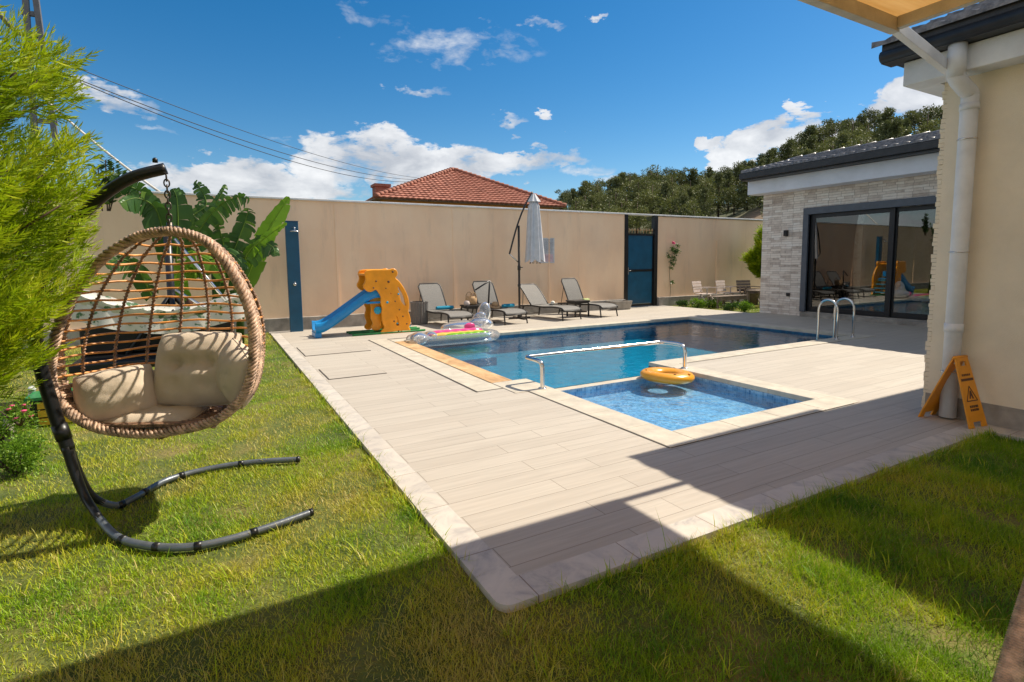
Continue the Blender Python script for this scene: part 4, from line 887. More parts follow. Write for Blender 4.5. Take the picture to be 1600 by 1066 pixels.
def halves(z):
    xs = []
    for i in range(len(rimS)):
        a, b = rimS[i], rimS[(i+1) % len(rimS)]
        if (a.z-z)*(b.z-z) <= 0 and abs(a.z-b.z) > 1e-7: t_ = (z-a.z)/(b.z-a.z); xs.append(U(a)+(U(b)-U(a))*t_)
    return (min(xs), max(xs)) if xs else (0, 0)
def shell(z, phi):
    z = min(max(z, zb+.002), zt-.002); l, r = halves(z); mid = (l+r)/2; hw = (r-l)/2; D = .62*(hw/.60)**.75
    s_ = mid-hw*math.cos(phi); dd = D*math.sin(phi)**.9 if math.sin(phi) > 0 else 0
    zz = z-(.07*math.sin(phi)*(1-min(1, (z-zb)/.3)) if z < zb+.3 else 0)+.0
    return V(EC.x, EC.y, 0)+side*s_+back*dd+V(0, 0, zz)
# frame ring
mb = MB(); mb.tube(rimS, .02, 8, closed=True); ring = mb.build('rim', 'rattan_rim', chair)
mb = MB(); N = len(rimS)
def braid(mb, path, R_, strands, turns, r, off=None):
    n = len(path)
    for s_ in range(strands):
        pts = []; steps = int(turns*10)
        for k in range(steps):
            f_ = k/steps*n; i = int(f_) % n; t_ = f_-int(f_); p = path[i].lerp(path[(i+1) % n], t_); d = (path[(i+1) % n]-path[i-1]).normalized()
            nb = back-d*back.dot(d); nb.normalize(); bi = d.cross(nb)
            ph = 2*PI*(k/steps*turns+s_/strands); pts.append(p+(nb*math.cos(ph)*1.25+bi*math.sin(ph))*R_+(back*off if off else V(0, 0, 0)))
        mb.tube(pts, r, 5, closed=True)
braid(mb, rimS, .0205, 4, 38, .0112); mb.build('rim_weave', 'rattan_rim', ring)
# woven band running back from the rim (chevrons)
mb = MB()
for k in range(0, 230):
    f_ = k/230*N; i = int(f_); p = rimS[i % N].lerp(rimS[(i+1) % N], f_-i); p2 = rimS[(i+2) % N]; pm1 = rimS[(i-2) % N]
    ctr = V(EC.x, EC.y, p.z)+side*((halves(p.z)[0]+halves(p.z)[1])/2)
    c3 = V(EC.x, EC.y, (zt+zb)/2)+side*0.0
    outw = (p-c3); outw -= back*outw.dot(back); outw.normalize(); w_ = .12-.075*min(1, max(0, (p.z-.75)/.55))
    a = p+back*.015; b = p2+back*(w_*.5)+outw*.012; c = p+back*w_+outw*.012
    mb.tube([a, b, c], .0075, 5)
    if k % 2 == 0: mb.tube([p+back*w_+outw*.012, rimS[(i+3) % N]+back*(w_+.02)+outw*.012], .009, 5)
mb.build('woven_band', 'rattan_rim', chair)
# vertical ribs
phis = [PI*k/10 for k in range(1, 10)]
for ph in phis:
    pts = [shell(zt-.01-(zt-zb-.012)*k/34, ph) for k in range(35)]
    mb = MB(); mb.tube(pts, .0075, 6)
    hel = []
    for k in range(34*8):
        f_ = k/8; i = int(f_); p = pts[i].lerp(pts[min(i+1, 34)], f_-i); d = (pts[min(i+1, 34)]-pts[i]); d = d.normalized() if d.length > 1e-6 else V(0, 0, -1); n1_ = d.orthogonal().normalized(); b1_ = d.cross(n1_); hel.append(p+(n1_*math.cos(k*1.35)+b1_*math.sin(k*1.35))*.0085)
    mb.tube(hel, .0055, 5); mb.build('rib', 'rattan', chair)
# horizontal slats
z = zt-.075; k = 0
while z > zb+.34:
    mb = MB(); mb.tube([shell(z+.006*math.sin(j*.9+k), PI*j/28) for j in range(29)], .0072, 6); mb.build('slat', 'cane', chair); z -= .058; k += 1
mb = MB()
while z > zb+.005:
    mb.tube([shell(z, PI*j/28) for j in range(29)], .0095, 5)
    mb.tube([shell(z-.012, PI*j/56)+back*.006*math.sin(j*1.6) for j in range(57)], .0065, 5); z -= .052 if z > zb+.22 else .021
mb.build('lower_weave', 'rattan_rim', chair)
# woven floor of the basket
mb = MB(); zf = zb+.045
for j in range(60):
    f_ = (j+.5)/60; l, r = halves(zf+.02); s_ = l+(r-l)*f_; hw = (r-l)/2; u_ = (s_-(l+r)/2)/hw; D = .60*math.sqrt(max(0, 1-u_*u_))
    mb.tube([V(EC.x, EC.y, zf-.03*math.sin(PI*q_))+side*s_+back*(D*q_) for q_ in (0, .25, .5, .75, 1)], .008, 5)
for j in range(16):
    f_ = j/16; mb.tube([V(EC.x, EC.y, zf-.03*math.sin(PI*f_)+.012)+side*((halves(zf)[0]+halves(zf)[1])/2+q_*(halves(zf+.02)[1]-halves(zf+.02)[0])/2*.97*math.sqrt(max(0, 1-f_*f_)))+back*.6*f_ for q_ in (-1, -.5, 0, .5, 1)], .008, 5)
mb.build('basket_floor', 'rattan', chair)
# stand: pole and base arcs
std = smooth([V(*p) for p in [(-.215, 3.80, 2.075), (-.40, 3.82, 2.005), (-.58, 3.86, 1.86), (-.76, 3.92, 1.64), (-.88, 3.97, 1.36), (-.92, 4.0, 1.04), (-.875, 4.0, .68), (-.82, 3.99, .42)]], 6)
mb = MB(); mb.tube(std, [.033 if k < 30 else .035 for k in range(len(std))], 14); pole = mb.build('stand_pole', 'black_metal', chair)
mb = MB(); mb.tube([std[-5], std[-3]], .040, 12); mb.build('collar', 'black_metal', pole)
mb = MB(); mb.lathe(std[0]+V(-.05, 0, .03), [(.014, 0), (.014, .02), (.006, .028)], 8); mb.build('bolt', 'black_metal', pole)
g0 = G(150, 790); arc1 = [V(-.825, 4.0, .44), V(-.79, 4.01, .26), V(-.735, 4.02, .10)]+[G(*p, LZ+.035) for p in ((180, 790), (210, 778), (262, 750), (330, 732), (400, 722), (468, 718))]
arc2 = [V(-.825, 3.985, .44), V(-.79, 3.96, .26), V(-.73, 3.90, .10)]+[G(*p, LZ+.035) for p in ((178, 835), (225, 852), (290, 855), (350, 845), (420, 824), (488, 800))]
for arc in (arc1, arc2):
    s_ = smooth(arc, 6); mb = MB(); mb.tube(s_[:16], [.030-.0006*k for k in range(16)], 12); mb.build('elbow', 'black_metal', chair); mb = MB(); mb.tube(s_[14:], .021, 12); bo = mb.build('base_tube', 'grey_metal', chair)
    for f_ in (.42, .55, .68, .84):
        i = int(f_*(len(s_)-1)); d = (s_[i+1]-s_[i]).normalized(); mb = MB(); mb.tube([s_[i]-d*.018, s_[i]+d*.018], .024, 10); mb.build('joint_clip', 'black_metal', bo)
    mb = MB(); mb.tube([s_[-1]-(s_[-1]-s_[-2]).normalized()*.02, s_[-1]], .024, 10); mb.build('end_cap', 'black_metal', bo)
# chain
mb = MB(); tip = std[0]+V(0, 0, -.035); botc = V(rimS[0].x+.01, rimS[0].y, zt+.03); n = 9
for k in range(n):
    c = tip.lerp(botc, (k+.5)/n); hl = (tip-botc).length/n*.68; ax1 = V(1, 0, 0) if k % 2 else V(0, 1, 0)
    mb.tube([c+ax1*.014*math.cos(a)+V(0, 0, hl*math.sin(a)) for a in [2*PI*j/12 for j in range(12)]], .0045, 5, closed=True)
mb.build('chain', 'chain', chair)
mb = MB(); mb.tube([botc+V(0, 0, .02), botc+V(0, 0, -.05)], .016, 8); mb.lathe(botc+V(.03, 0, -.03), [(.03, 0), (.03, .02), (.012, .03)], 12); mb.build('hook', 'chain', chair)
# cushions
def cushion(c, w_, h_, t_, nrm, up, label, name='cushion', tufts=(), seed=0, pw=.5):
    nrm = Vector(nrm).normalized(); up = Vector(up).normalized(); rt_ = up.cross(nrm).normalized(); up = nrm.cross(rt_); c = Vector(c)
    o = thing(name, label, 'cushion', c, 'beige cushions in the egg chair'); mb = MB(); n = 44
    for sgn in (1, -1):
        P = []
        for i in range(n+1):
            row = []
            for j in range(n+1):
                u = math.sin((j/n-.5)*PI); v = math.sin((i/n-.5)*PI); e = ((1-abs(u)**2.6)*(1-abs(v)**2.6)); tt = t_/2*max(e, 0)**pw
                for (tu, tv, td) in tufts: tt -= td*math.exp(-((u-tu)**2+(v-tv)**2)/.03)*(1 if sgn > 0 else .3)
                tt += .008*noise.noise(V(u*2.4, v*2.4, seed+sgn))*e+.004*noise.noise(V(u*8, v*8, seed))*e+.006*math.cos(7*math.atan2(v, u))*min(1, (u*u+v*v))*e
                rr = 1-.055*(u*u*v*v)*1.2; row.append(c+rt_*(u*w_/2*rr)+up*(v*h_/2*rr)+nrm*(tt*sgn))
            P.append(row[::sgn])
        mb.grid(P)
    mb.build('cover', 'cushion', o)
    m2 = MB(); ed = []
    for k in range(96):
        a = 2*PI*k/96; cu_, su_ = math.cos(a), math.sin(a); mx = max(abs(cu_), abs(su_)); u, v = cu_/mx, su_/mx; f_ = 1-.055*(u*u*v*v)*1.2; ed.append(c+rt_*(u*w_/2*f_)+up*(v*h_/2*f_))
    m2.tube(ed, .0055, 6, closed=True); m2.build('piping', 'cushion', o)
    return o
def egp(px, py, depth): d = Vector(ray(px, py)); t_ = ((EC+back*depth)-V(0, 0, CAM_H)).dot(back)/d.dot(back); return V(0, 0, CAM_H)+d*t_
fr = -back
cushion(egp(240, 646, .30), .64, .46, .15, V(0, 0, 1)-back*.10, back, 'flat beige seat cushion at the bottom of the egg chair', tufts=((-.35, 0, .02), (.35, 0, .02)), seed=1, pw=.4)
cushion(egp(311, 576, .36), .56, .50, .27, fr+V(0, 0, .28), V(0, 0, 1), 'large tufted beige back cushion in the egg chair', tufts=((-.36, .12, .075), (.36, .12, .075), (0, .12, .05), (-.36, -.45, .03), (.36, -.45, .03)), seed=2)
cushion(egp(183, 616, .20), .43, .33, .24, fr+side*.55+V(0, 0, .35), V(0, 0, 1)-side*.12, 'puffy beige cushion at the left side of the egg chair', seed=3)
cushion(egp(371, 583, .20), .38, .36, .22, fr*.75-side*.85+V(0, 0, .1), V(0, 0, 1)+side*.5, 'beige side cushion leaning on the right rim of the egg chair', seed=4)
# ---------------- garden swing seat behind the egg chair
SW = V(-.5, 8.0, 0); o = thing('garden_swing', 'black hammock swing frame with white printed cloth behind the egg chair', 'swing', (-.5, 8, LZ))
mb = MB(); mb.tube([(-.52, 8.3, LZ), (-.50, 8.2, 1.9)], .045, 12); mb.build('post', 'black_metal', o)
for a, b in (((-.50, 8.2, 1.15), (-1.15, 8.2, .2)), ((-.50, 8.2, 1.15), (.15, 8.2, .2)), ((-.50, 8.2, 1.15), (-.45, 7.6, .2)), ):
    mb = MB(); mb.tube([a, b], .03, 8); mb.build('brace', 'black_metal', o)
mb = MB(); mb.tube([(-.42, 8.15, 1.85), (.30, 8.0, .75)], .02, 8); mb.tube([(-.45, 8.1, 1.2), (.1, 7.9, .78)], .018, 8); mb.build('steel_bar', 'steel', o)
mb = MB(); P = []
for i in range(30):
    f_ = i/29; x = -1.45+1.8*f_; sag = -.22*math.sin(PI*f_)+.10*(1-f_); P.append([V(x, 7.75+yy, 1.12+sag+zz+.012*math.sin(i*2.1+yy*9)) for yy, zz in ((-.3, .03), (-.28, -.06), (0, -.12), (.28, -.06), (.3, .05))])
mb.grid(P); mb.build('cloth', 'floral_cloth', o)
mb = MB(); P = []
for i in range(20):
    f_ = i/19; x = -1.4+1.7*f_; P.append([V(x, 7.46+.02*math.sin(i*1.7), 1.06-.22*math.sin(PI*f_)+.10*(1-f_)), V(x, 7.46+.04*math.sin(i*1.3), .86-.18*math.sin(PI*f_)+.06*(1-f_))])
mb.grid(P); mb.build('valance', 'floral_cloth', o)
mb = MB(); mb.box(-1.5, .2, 7.6, 8.4, .30, .40); mb.box(-1.5, .2, 8.3, 8.4, .4, .75); mb.build('seat_base', 'black_metal', o, bevel=.02)
for x in (-1.4, .1):
    mb = MB(); mb.box(x-.03, x+.03, 7.7, 8.3, LZ, .30); mb.build('leg', 'black_metal', o)
# ---------------- yellow box and white bottles
bp = onY(77, 632, 6.6); o = thing('slatted_box', 'small dark box with yellow slats on the lawn behind the egg chair', 'box', (bp.x, 6.6, LZ)); bw = .16
mb = MB(); mb.box(bp.x-bw, bp.x+bw+.05, 6.62, 6.9, LZ, LZ+.27); mb.build('case', 'black_metal', o); mb = MB(); mb.box(bp.x-bw-.02, bp.x+bw+.07, 6.57, 6.93, LZ+.271, LZ+.30); mb.build('lid', 'green_plastic', o)
for k in range(3): mb = MB(); mb.box(bp.x-bw+.07, bp.x+bw+.05, 6.595, 6.619, LZ+.02+k*.08, LZ+.085+k*.08); mb.build('slat', 'box_yellow', o)
for (px, py, Y, h, lb) in ((50, 614, 6.9, .36, 'taller white bollard shaped stake light behind the yellow slatted box'), (12, 650, 6.2, .26, 'shorter white stake light left of the pink flowers')):
    g_ = onY(px, py, Y); g_.z = LZ; o = thing('stake_light', lb, 'garden light', g_, 'white stake lights under the conifer'); mb = MB(); mb.lathe(g_, [(.04, 0), (.045, h*.5), (.035, h*.75), (.028, h*.8)], 14); mb.build('body', 'wood_pale', o); mb = MB(); mb.lathe(g_+V(0, 0, h*.8), [(.03, 0), (.03, h*.1), (.036, h*.12), (.02, h*.2)], 14); mb.build('cap', 'white_paint', o)
# ---------------- garden chairs in the far right bed
def slat_chair(x, y, rot, mat, label):
    o = thing('slatted_chair', label, 'chair', (0, 0, LZ), 'slatted garden chairs by the pool house')
    mb = MB()
    for k in range(5): mb.box(-.26, .26, -.24+k*.1, -.24+k*.1+.08, .37, .395)
    mb.build('seat', mat, o); mb = MB(); R_ = Matrix.Rotation(-.22, 4, 'X')
    for k in range(4): mb.box(-.26, .26, .0, .02, .06+k*.10, .06+k*.10+.085, mat=Matrix.Translation((0, .26, .37)) @ R_)
    mb.build('backrest', mat, o)
    for s in (-1, 1):
        for yy in (-.22, .24):
            mb = MB(); mb.bar((s*.25, yy+(.1 if yy > 0 else -.1), 0), (s*.25, yy-(.25 if yy > 0 else -.25), .37 if yy > 0 else .37), .035, .03); mb.build('leg', mat, o)
        mb = MB(); mb.box(s*.28-.03, s*.28+.03, -.28, .28, .58, .605); mb.bar((s*.28, -.24, .38), (s*.28, -.24, .58), .03, .03); mb.build('armrest', mat, o)
    o.location = (x, y, LZ); o.rotation_euler = (0, 0, rot)
slat_chair(14.45, 12.55, .15, 'wood_pale', 'pale slatted armchair nearest the blue gate'); slat_chair(15.50, 12.45, .1, 'wood_pale', 'pale slatted armchair between the other chair and the shaded seat'); slat_chair(15.95, 12.0, -.35, 'wood_grey', 'shaded grey brown slatted chair beside the stone house')
o = thing('low_bench', 'low dark slatted bench in front of the pale garden chairs', 'bench', (14.7, 11.8, LZ)); mb = MB()
for k in range(4): mb.box(13.95, 15.45, 11.62+k*.11, 11.62+k*.11+.09, .32, .35)
mb.build('seat', 'wood_grey', o); mb = MB(); mb.box(13.95, 15.45, 11.62, 11.64, .22, .32); mb.build('apron', 'wood_grey', o)
for x in (14.0, 14.7, 15.4):
    for y in (11.65, 12.0): mb = MB(); mb.box(x-.03, x+.03, y-.02, y+.03, LZ, .32); mb.build('leg', 'wood_grey', o)
o = thing('garden_table', 'grey slatted garden table close to the stone wall', 'table', (15.5, 11.2, LZ)); mb = MB()
for k in range(6): mb.box(15.1, 16.3, 10.9+k*.1, 10.98+k*.1, .50, .53)
mb.build('table_top', 'wood_grey', o)
for x in (15.15, 16.25):
    for y in (10.95, 11.42): mb = MB(); mb.box(x-.03, x+.03, y-.03, y+.03, LZ, .50); mb.build('leg', 'wood_grey', o)
# ---------------- utility pole, guy and cables
pa, pb = onY(39, -60, 20), onY(50, -60, 20); o = thing('utility_pole', 'dark twin leg utility pole beyond the wall at the top left', 'utility pole', (-4.0, 20, 0))
for (t_, b_) in ((onY(36, -60, 20), V(-4.3, 20, 0)), (onY(48, -60, 20), V(-3.55, 20, 0))):
    mb = MB(); mb.bar(t_, b_, .13, .16, V(0, 1, 0)); mb.build('pole_leg', 'pole_steel', o)
for py in (22, 55, 95, 140, 190): mb = MB(); a = onY(43+py*.13, py, 20.0); mb.bar(a-V(.16, 0, 0), a+V(.20+py*.0006, 0, .02), .10, .12); mb.build('cross_piece', 'pole_steel', o)
mb = MB(); mb.tube([onY(-10, 10, 19.6), onY(10, 35, 19.8), onY(28, 52, 20), onY(60, 58, 20)], .07, 6); mb.build('bracket', 'pole_steel', o)
def cable(a, b, sag, r, label, mat='cable'):
    pts = [Vector(a).lerp(Vector(b), k/30)-V(0, 0, sag*4*(k/30)*(1-k/30)) for k in range(31)]; mb = MB(); mb.tube(pts, r, 5); o = mb.build('overhead_cable', mat, None, a); tag(o, label, 'cable', 'overhead cables')
cable(onY(62, 83, 20), onY(652, 278, 42), .55, .013, 'upper thin overhead cable running from the pole to the tiled roof'); cable(onY(62, 100, 20), onY(655, 281, 42), .75, .016, 'middle overhead cable from the pole'); cable(onY(62, 102, 20), onY(648, 284, 42), .9, .016, 'lowest overhead cable from the pole')
a, b = onY(52, 138, 18), onY(252, 302, 14.2); mb = MB(); mb.tube([a.lerp(b, k/12)-V(0, 0, .10*4*(k/12)*(1-k/12)) for k in range(13)], .026, 6); tag(mb.build('guy_rope', 'rope', None, b), 'pale rope slanting down from the pole behind the banana leaves', 'rope')
# ============================================================ VEGETATION
def fastmesh(name, verts, tris_per, nv_per, faces, tone, mat, parent=None, loc=None):
    """verts (n*nv,3), faces template (nf,3) per item"""
    n = len(verts)//nv_per; nf = len(faces); f = (np.array(faces)[None]+np.arange(n)[:, None, None]*nv_per).reshape(-1, 3)
    org = ORG[parent.name] if parent is not None else (Vector(loc) if loc is not None else V(0, 0, 0))
    verts = verts-np.array(org)
    me = bpy.data.meshes.new(name); me.vertices.add(len(verts)); me.vertices.foreach_set('co', verts.astype(np.float32).ravel())
    me.loops.add(f.size); me.loops.foreach_set('vertex_index', f.astype(np.int32).ravel()); me.polygons.add(len(f)); me.polygons.foreach_set('loop_start', np.arange(0, f.size, 3, dtype=np.int32)); 
    me.update(calc_edges=True); at = me.attributes.new('tone', 'FLOAT', 'POINT'); at.data.foreach_set('value', np.repeat(tone, nv_per).astype(np.float32)); me.materials.append(M[mat]); me.validate()
    o = bpy.data.objects.new(name, me); COL.objects.link(o)
    if parent is not None: o.parent = parent
    else: o.location = org
    ORG[o.name] = org
    return o
def norm(a): return a/np.maximum(np.linalg.norm(a, axis=1, keepdims=True), 1e-9)
rs = np.random.RandomState(11)
def blades(P, D, side, L, W, droop):
    """5-vertex curved blades: base pair, mid pair, tip"""
    n = len(P); mid = P+D*L[:, None]*.55; tip = P+D*L[:, None]+droop
    w_ = side*W[:, None]
    v = np.stack([P-w_*.5, P+w_*.5, mid-w_*.42+droop*.25, mid+w_*.42+droop*.25, tip], 1); return v.reshape(-1, 3)
BF = [(0, 1, 3), (0, 3, 2), (2, 3, 4)]
def scatter(x0, x1, y0, y1, dens):
    n = int((x1-x0)*(y1-y0)*dens); return np.stack([rs.uniform(x0, x1, n), rs.uniform(y0, y1, n)], 1)
pts = []
for (x0, x1, y0, y1, dn, ws) in [(-1.1, 1.0, .5, 2.6, 19000, 1), (1.0, 5.82, .4, 1.93, 18500, 1), (-1.9, 1.0, 2.6, 4.6, 13000, 1.15), (-2.6, 1.0, 4.6, 7.5, 4600, 1.6), (-4, 1.0, 7.5, 13.2, 1300, 2.4), (-4, -1.1, .5, 2.6, 1200, 1.8), (13.32, 16, 9.9, 13.2, 900, 2.6), (-6, -1.9, 2.6, 4.6, 700, 2)]:
    p = scatter(x0, x1, y0, y1, dn); pts.append(np.concatenate([p, np.full((len(p), 1), ws)], 1))
pp = np.concatenate(pts)
# thin out and shorten by patch noise
pn = np.array([noise.noise(V(x*.9, y*.9, 7)) for x, y in pp[:, :2]]); pn2 = np.array([noise.noise(V(x*3.4, y*3.4, 2)) for x, y in pp[:, :2]])
keep = rs.rand(len(pp)) < np.clip(.80+pn2*1.0+pn*.3, .18, 1); pp, pn, pn2 = pp[keep], pn[keep], pn2[keep]
n = len(pp); ang = rs.uniform(0, 2*PI, n); lean = rs.beta(1.4, 1.6, n)*1.15
right = np.clip((pp[:, 0]-1.0)/1.5, 0, 1)*(pp[:, 1] < 2)
L = (.018+.022*rs.rand(n)+.016*np.clip(pn2+.2, 0, 1)+.026*right*rs.rand(n))*(.9+.25*pp[:, 2]*.4)
tall = rs.rand(n) < .014; L[tall] *= rs.uniform(1.6, 3.0, tall.sum())
edge = (np.abs(pp[:, 0]-1.0) < .05) | ((np.abs(pp[:, 1]-1.93) < .06) & (pp[:, 0] > 1)); L[edge & (rs.rand(n) < .5)] *= 1.8
D = norm(np.stack([np.cos(ang)*np.sin(lean), np.sin(ang)*np.sin(lean), np.cos(lean)], 1)); side = norm(np.stack([-np.sin(ang+.6*rs.randn(n)), np.cos(ang+.6*rs.randn(n)), np.zeros(n)], 1))
W = (.0019+.0014*rs.rand(n))*pp[:, 2]; droop = np.stack([np.cos(ang)*L*.16, np.sin(ang)*L*.16, -L*.12*rs.rand(n)], 1)
base = np.stack([pp[:, 0], pp[:, 1], np.full(n, LZ-.004)], 1)
tone = np.clip(rs.rand(n)*.5+.22+(-pn*.95)-pn2*.25-.36*right-.14*np.clip((2.2-pp[:, 1])/1., 0, 1), 0, 1.2)
dead = rs.rand(n) < .035; tone[dead] = 1.25
g = fastmesh('grass', blades(base, D, side, L, W, droop), 3, 5, BF, tone, 'grass'); g['kind'] = 'stuff'
# taller weeds and dry stalks in clumps
cl = []
for _ in range(150):
    if rs.rand() < .5: c = (rs.uniform(1, 5.8), rs.uniform(.5, 1.9))
    else: c = (rs.uniform(-1.4, 1.0), rs.uniform(.9, 4.5))
    k = rs.randint(5, 14); cl.append(np.stack([c[0]+rs.randn(k)*.02, c[1]+rs.randn(k)*.02, np.full(k, LZ)], 1))
for _ in range(190):
    x = rs.uniform(1.1, 5.8) if rs.rand() < .6 else .985; y = 1.92-rs.rand()*.03 if x > 1 else rs.uniform(2.1, 8); k = rs.randint(4, 14); cl.append(np.stack([x+rs.randn(k)*.025, y+rs.randn(k)*.012, np.full(k, LZ)], 1))
B_ = np.concatenate(cl); n = len(B_); ang = rs.uniform(0, 2*PI, n); lean = rs.uniform(.1, .8, n); D = np.stack([np.cos(ang)*np.sin(lean), np.sin(ang)*np.sin(lean), np.cos(lean)], 1); L = rs.uniform(.05, .13, n)
g = fastmesh('tall_grass', blades(B_, D, norm(np.stack([-np.sin(ang), np.cos(ang), 0*ang], 1)), L, rs.uniform(.003, .0055, n), np.stack([np.cos(ang)*L*.3, np.sin(ang)*L*.3, -L*.2], 1)), 3, 5, BF, rs.uniform(0, .9, n), 'grass'); g['kind'] = 'stuff'
# ---------------- conifer: plumes of feathery sprays
def conifer(cx, cy, z0, z1, rad, nbr, label, seed, scale=1.):
    r_ = np.random.RandomState(seed); o = thing('conifer', label, 'tree', (cx, cy, LZ))
    mb = MB(); mb.tube([(cx, cy, LZ-.05), (cx+.02, cy, 1.2), (cx, cy+.03, z1*.9)], [.09, .06, .015], 10); mb.build('trunk', 'bark', o)
    limbs = MB(); Pv = []; Tn = []; Vv = []
    for b in range(nbr):
        f_ = (b+r_.rand())/nbr; zz = z0+(z1-z0)*f_**.92; a = r_.uniform(0, 2*PI) 
        R_ = rad*(min(1, .55+f_*2.2) if f_ < .25 else 1)*(max(0.05, 1-((f_-.40)/.60)**2) if f_ > .40 else 1)**1.4*r_.uniform(.78, 1.12)
        rise = r_.uniform(.25, .75)*R_; st = np.array([cx, cy, zz-rise*.55]); en = np.array([cx+R_*math.cos(a), cy+R_*math.sin(a), zz+rise*.45])
        path = [st+(en-st)*t_+np.array([0, 0, -.10*math.sin(PI*t_)*R_]) for t_ in np.linspace(0, 1, 9)]
        limbs.tube([Vector(p) for p in path[:8]], [.014*(1-k*.1) for k in range(8)], 5)
        nsp = int(76*R_/rad)+10
        for s_ in range(nsp):
            t_ = .22+.78*r_.rand()**.7; i = min(int(t_*8), 7); p = path[i]+(path[i+1]-path[i])*(t_*8-i)
            dmain = (path[8]-path[4]); dmain /= np.linalg.norm(dmain); off = r_.randn(3); off -= dmain*off.dot(dmain); off /= np.linalg.norm(off)
            spread = (.16*(1-t_)+.05)*rad/.9; p = p+off*spread*r_.rand()
            d = dmain*1.0+off*.55+np.array([0, 0, .38])+r_.randn(3)*.16; d /= np.linalg.norm(d); ln = r_.uniform(.10, .19)*scale*(1.15-t_*.3)
            sd_ = np.cross(d, r_.randn(3)); sd_ /= np.linalg.norm(sd_); tn = np.clip(.25+.5*r_.rand()+(.3 if t_ > .8 else -.1), 0, 1.1)  # inner sprays toned darker: shade of the gaps put into the colour
            m_ = 13
            for k in range(m_):
                q = k/(m_-1); sg = 1 if k % 2 else -1; bp_ = p+d*ln*q*.85; dd = d*.75+sd_*sg*(.62*(1-q)+.05)+r_.randn(3)*.06; dd /= np.linalg.norm(dd); l2 = ln*(.50-.26*q)
                wv = np.cross(dd, [r_.randn(), r_.randn(), r_.randn()]); wv /= np.linalg.norm(wv); Vv.append([bp_-wv*.0017*scale, bp_+wv*.0017*scale, bp_+dd*l2*.6+wv*.0027*scale+np.array([0, 0, -.1*l2]), bp_+dd*l2]); Tn.append(tn)
    limbs.build('limb', 'bark', o)
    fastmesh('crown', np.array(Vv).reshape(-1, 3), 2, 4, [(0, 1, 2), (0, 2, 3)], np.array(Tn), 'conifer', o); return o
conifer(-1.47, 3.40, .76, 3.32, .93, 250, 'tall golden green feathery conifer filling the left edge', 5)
# ---------------- leafy shrubs
def leafball(name, label, cat, c, rx, ry, rz, n, ls, mat, group=None, stems=6, seed=0, flowers=0, fcol='flower_pink'):
    r_ = np.random.RandomState(seed+100); o = thing(name, label, cat, (c[0], c[1], c[2]), group)
    mb = MB()
    for k in range(stems):
        a = r_.uniform(0, 2*PI); mb.tube([c, (c[0]+rx*.4*math.cos(a), c[1]+ry*.4*math.sin(a), c[2]+rz*.6), (c[0]+rx*.75*math.cos(a), c[1]+ry*.75*math.sin(a), c[2]+rz*1.3)], [.012, .008, .004], 5)
    mb.build('stem', 'bark', o)
    nb = max(5, int(n/60)); cen = r_.randn(nb, 3); cen /= np.linalg.norm(cen, axis=1, keepdims=True); cen *= r_.uniform(.3, .85, (nb, 1))
    idx = r_.randint(0, nb, n); p = cen[idx]+r_.randn(n, 3)*.17; P = np.array(c)+np.array([0, 0, rz])+p*np.array([rx, ry, rz]); P[:, 2] = np.maximum(P[:, 2], c[2]+.01)
    D = norm(p+r_.randn(n, 3)*.7+np.array([0, 0, .3])); S = norm(np.cross(D, r_.randn(n, 3))); L = ls*r_.uniform(.6, 1.3, n); W = L*.42
    v = np.stack([P, P+D*L[:, None]*.45-S*W[:, None]*.5, P+D*L[:, None], P+D*L[:, None]*.45+S*W[:, None]*.5], 1).reshape(-1, 3)
    fastmesh('foliage', v, 2, 4, [(0, 1, 2), (0, 2, 3)], r_.rand(n), mat, o)
    if flowers:
        for k in range(flowers):
            q = P[r_.randint(0, n)]; mb = MB(); mb.lathe(Vector(q)+V(0, 0, .01), [(.004, 0), (.016, .01), (.022, .02), (.008, .024)], 8); mb.build('flower', fcol, o)
    return o
leafball('shrub', 'leafy green bush on the lawn at the left edge below the conifer', 'bush', G(26, 742, LZ), .20, .22, .15, 2600, .028, 'bush', seed=1)
leafball('shrub', 'low green plant between the bush and the conifer', 'bush', G(10, 690, LZ), .22, .25, .14, 1800, .028, 'bush', seed=2)
leafball('flowering_plant', 'small plant with pink flowers beside the yellow slatted box', 'plant', onY(32, 665, 6.0)*1.0, .16, .16, .12, 700, .03, 'bush', seed=3, flowers=6)
for k, (x, y, rx, rz, mt, lb) in enumerate([(13.75, 12.25, .34, .16, 'bush', 'bright green shrub at the foot of the wall right of the blue gate'), (14.05, 11.9, .32, .15, 'bush', 'round lime shrub in front of the low bench'), (13.72, 10.45, .26, .16, 'bush', 'yellow green shrub touching the corner of the stone house'), (13.78, 10.95, .30, .12, 'dark_leaf', 'low silvery shrub next to the stone house corner'), (14.6, 11.2, .30, .13, 'dark_leaf', 'dark low plant in front of the garden table'), (13.62, 12.75, .22, .12, 'dark_leaf', 'dark small shrub beside the gate frame')]):
    leafball('shrub', lb, 'bush', (x, y, LZ), rx, rx*.8, rz, 1400, .045, mt, seed=10+k)
conifer(17.25, 12.3, .95, 2.5, .55, 34, 'golden conifer half hidden behind the stone house corner', 9, 2.6)
o = thing('plant_pot', 'dark planter pot under the golden conifer by the stone house', 'pot', (16.3, 11.9, LZ)); mb = MB(); mb.lathe((16.1, 12.0, LZ), [(.2, 0), (.27, .5), (.29, .55), (.25, .55), (.22, .4)], 18); mb.build('body', 'wood_grey', o); mb = MB(); mb.lathe((16.1, 12.0, .42), [(.24, 0), (.24, .01)], 16); mb.build('earth', 'soil', o)
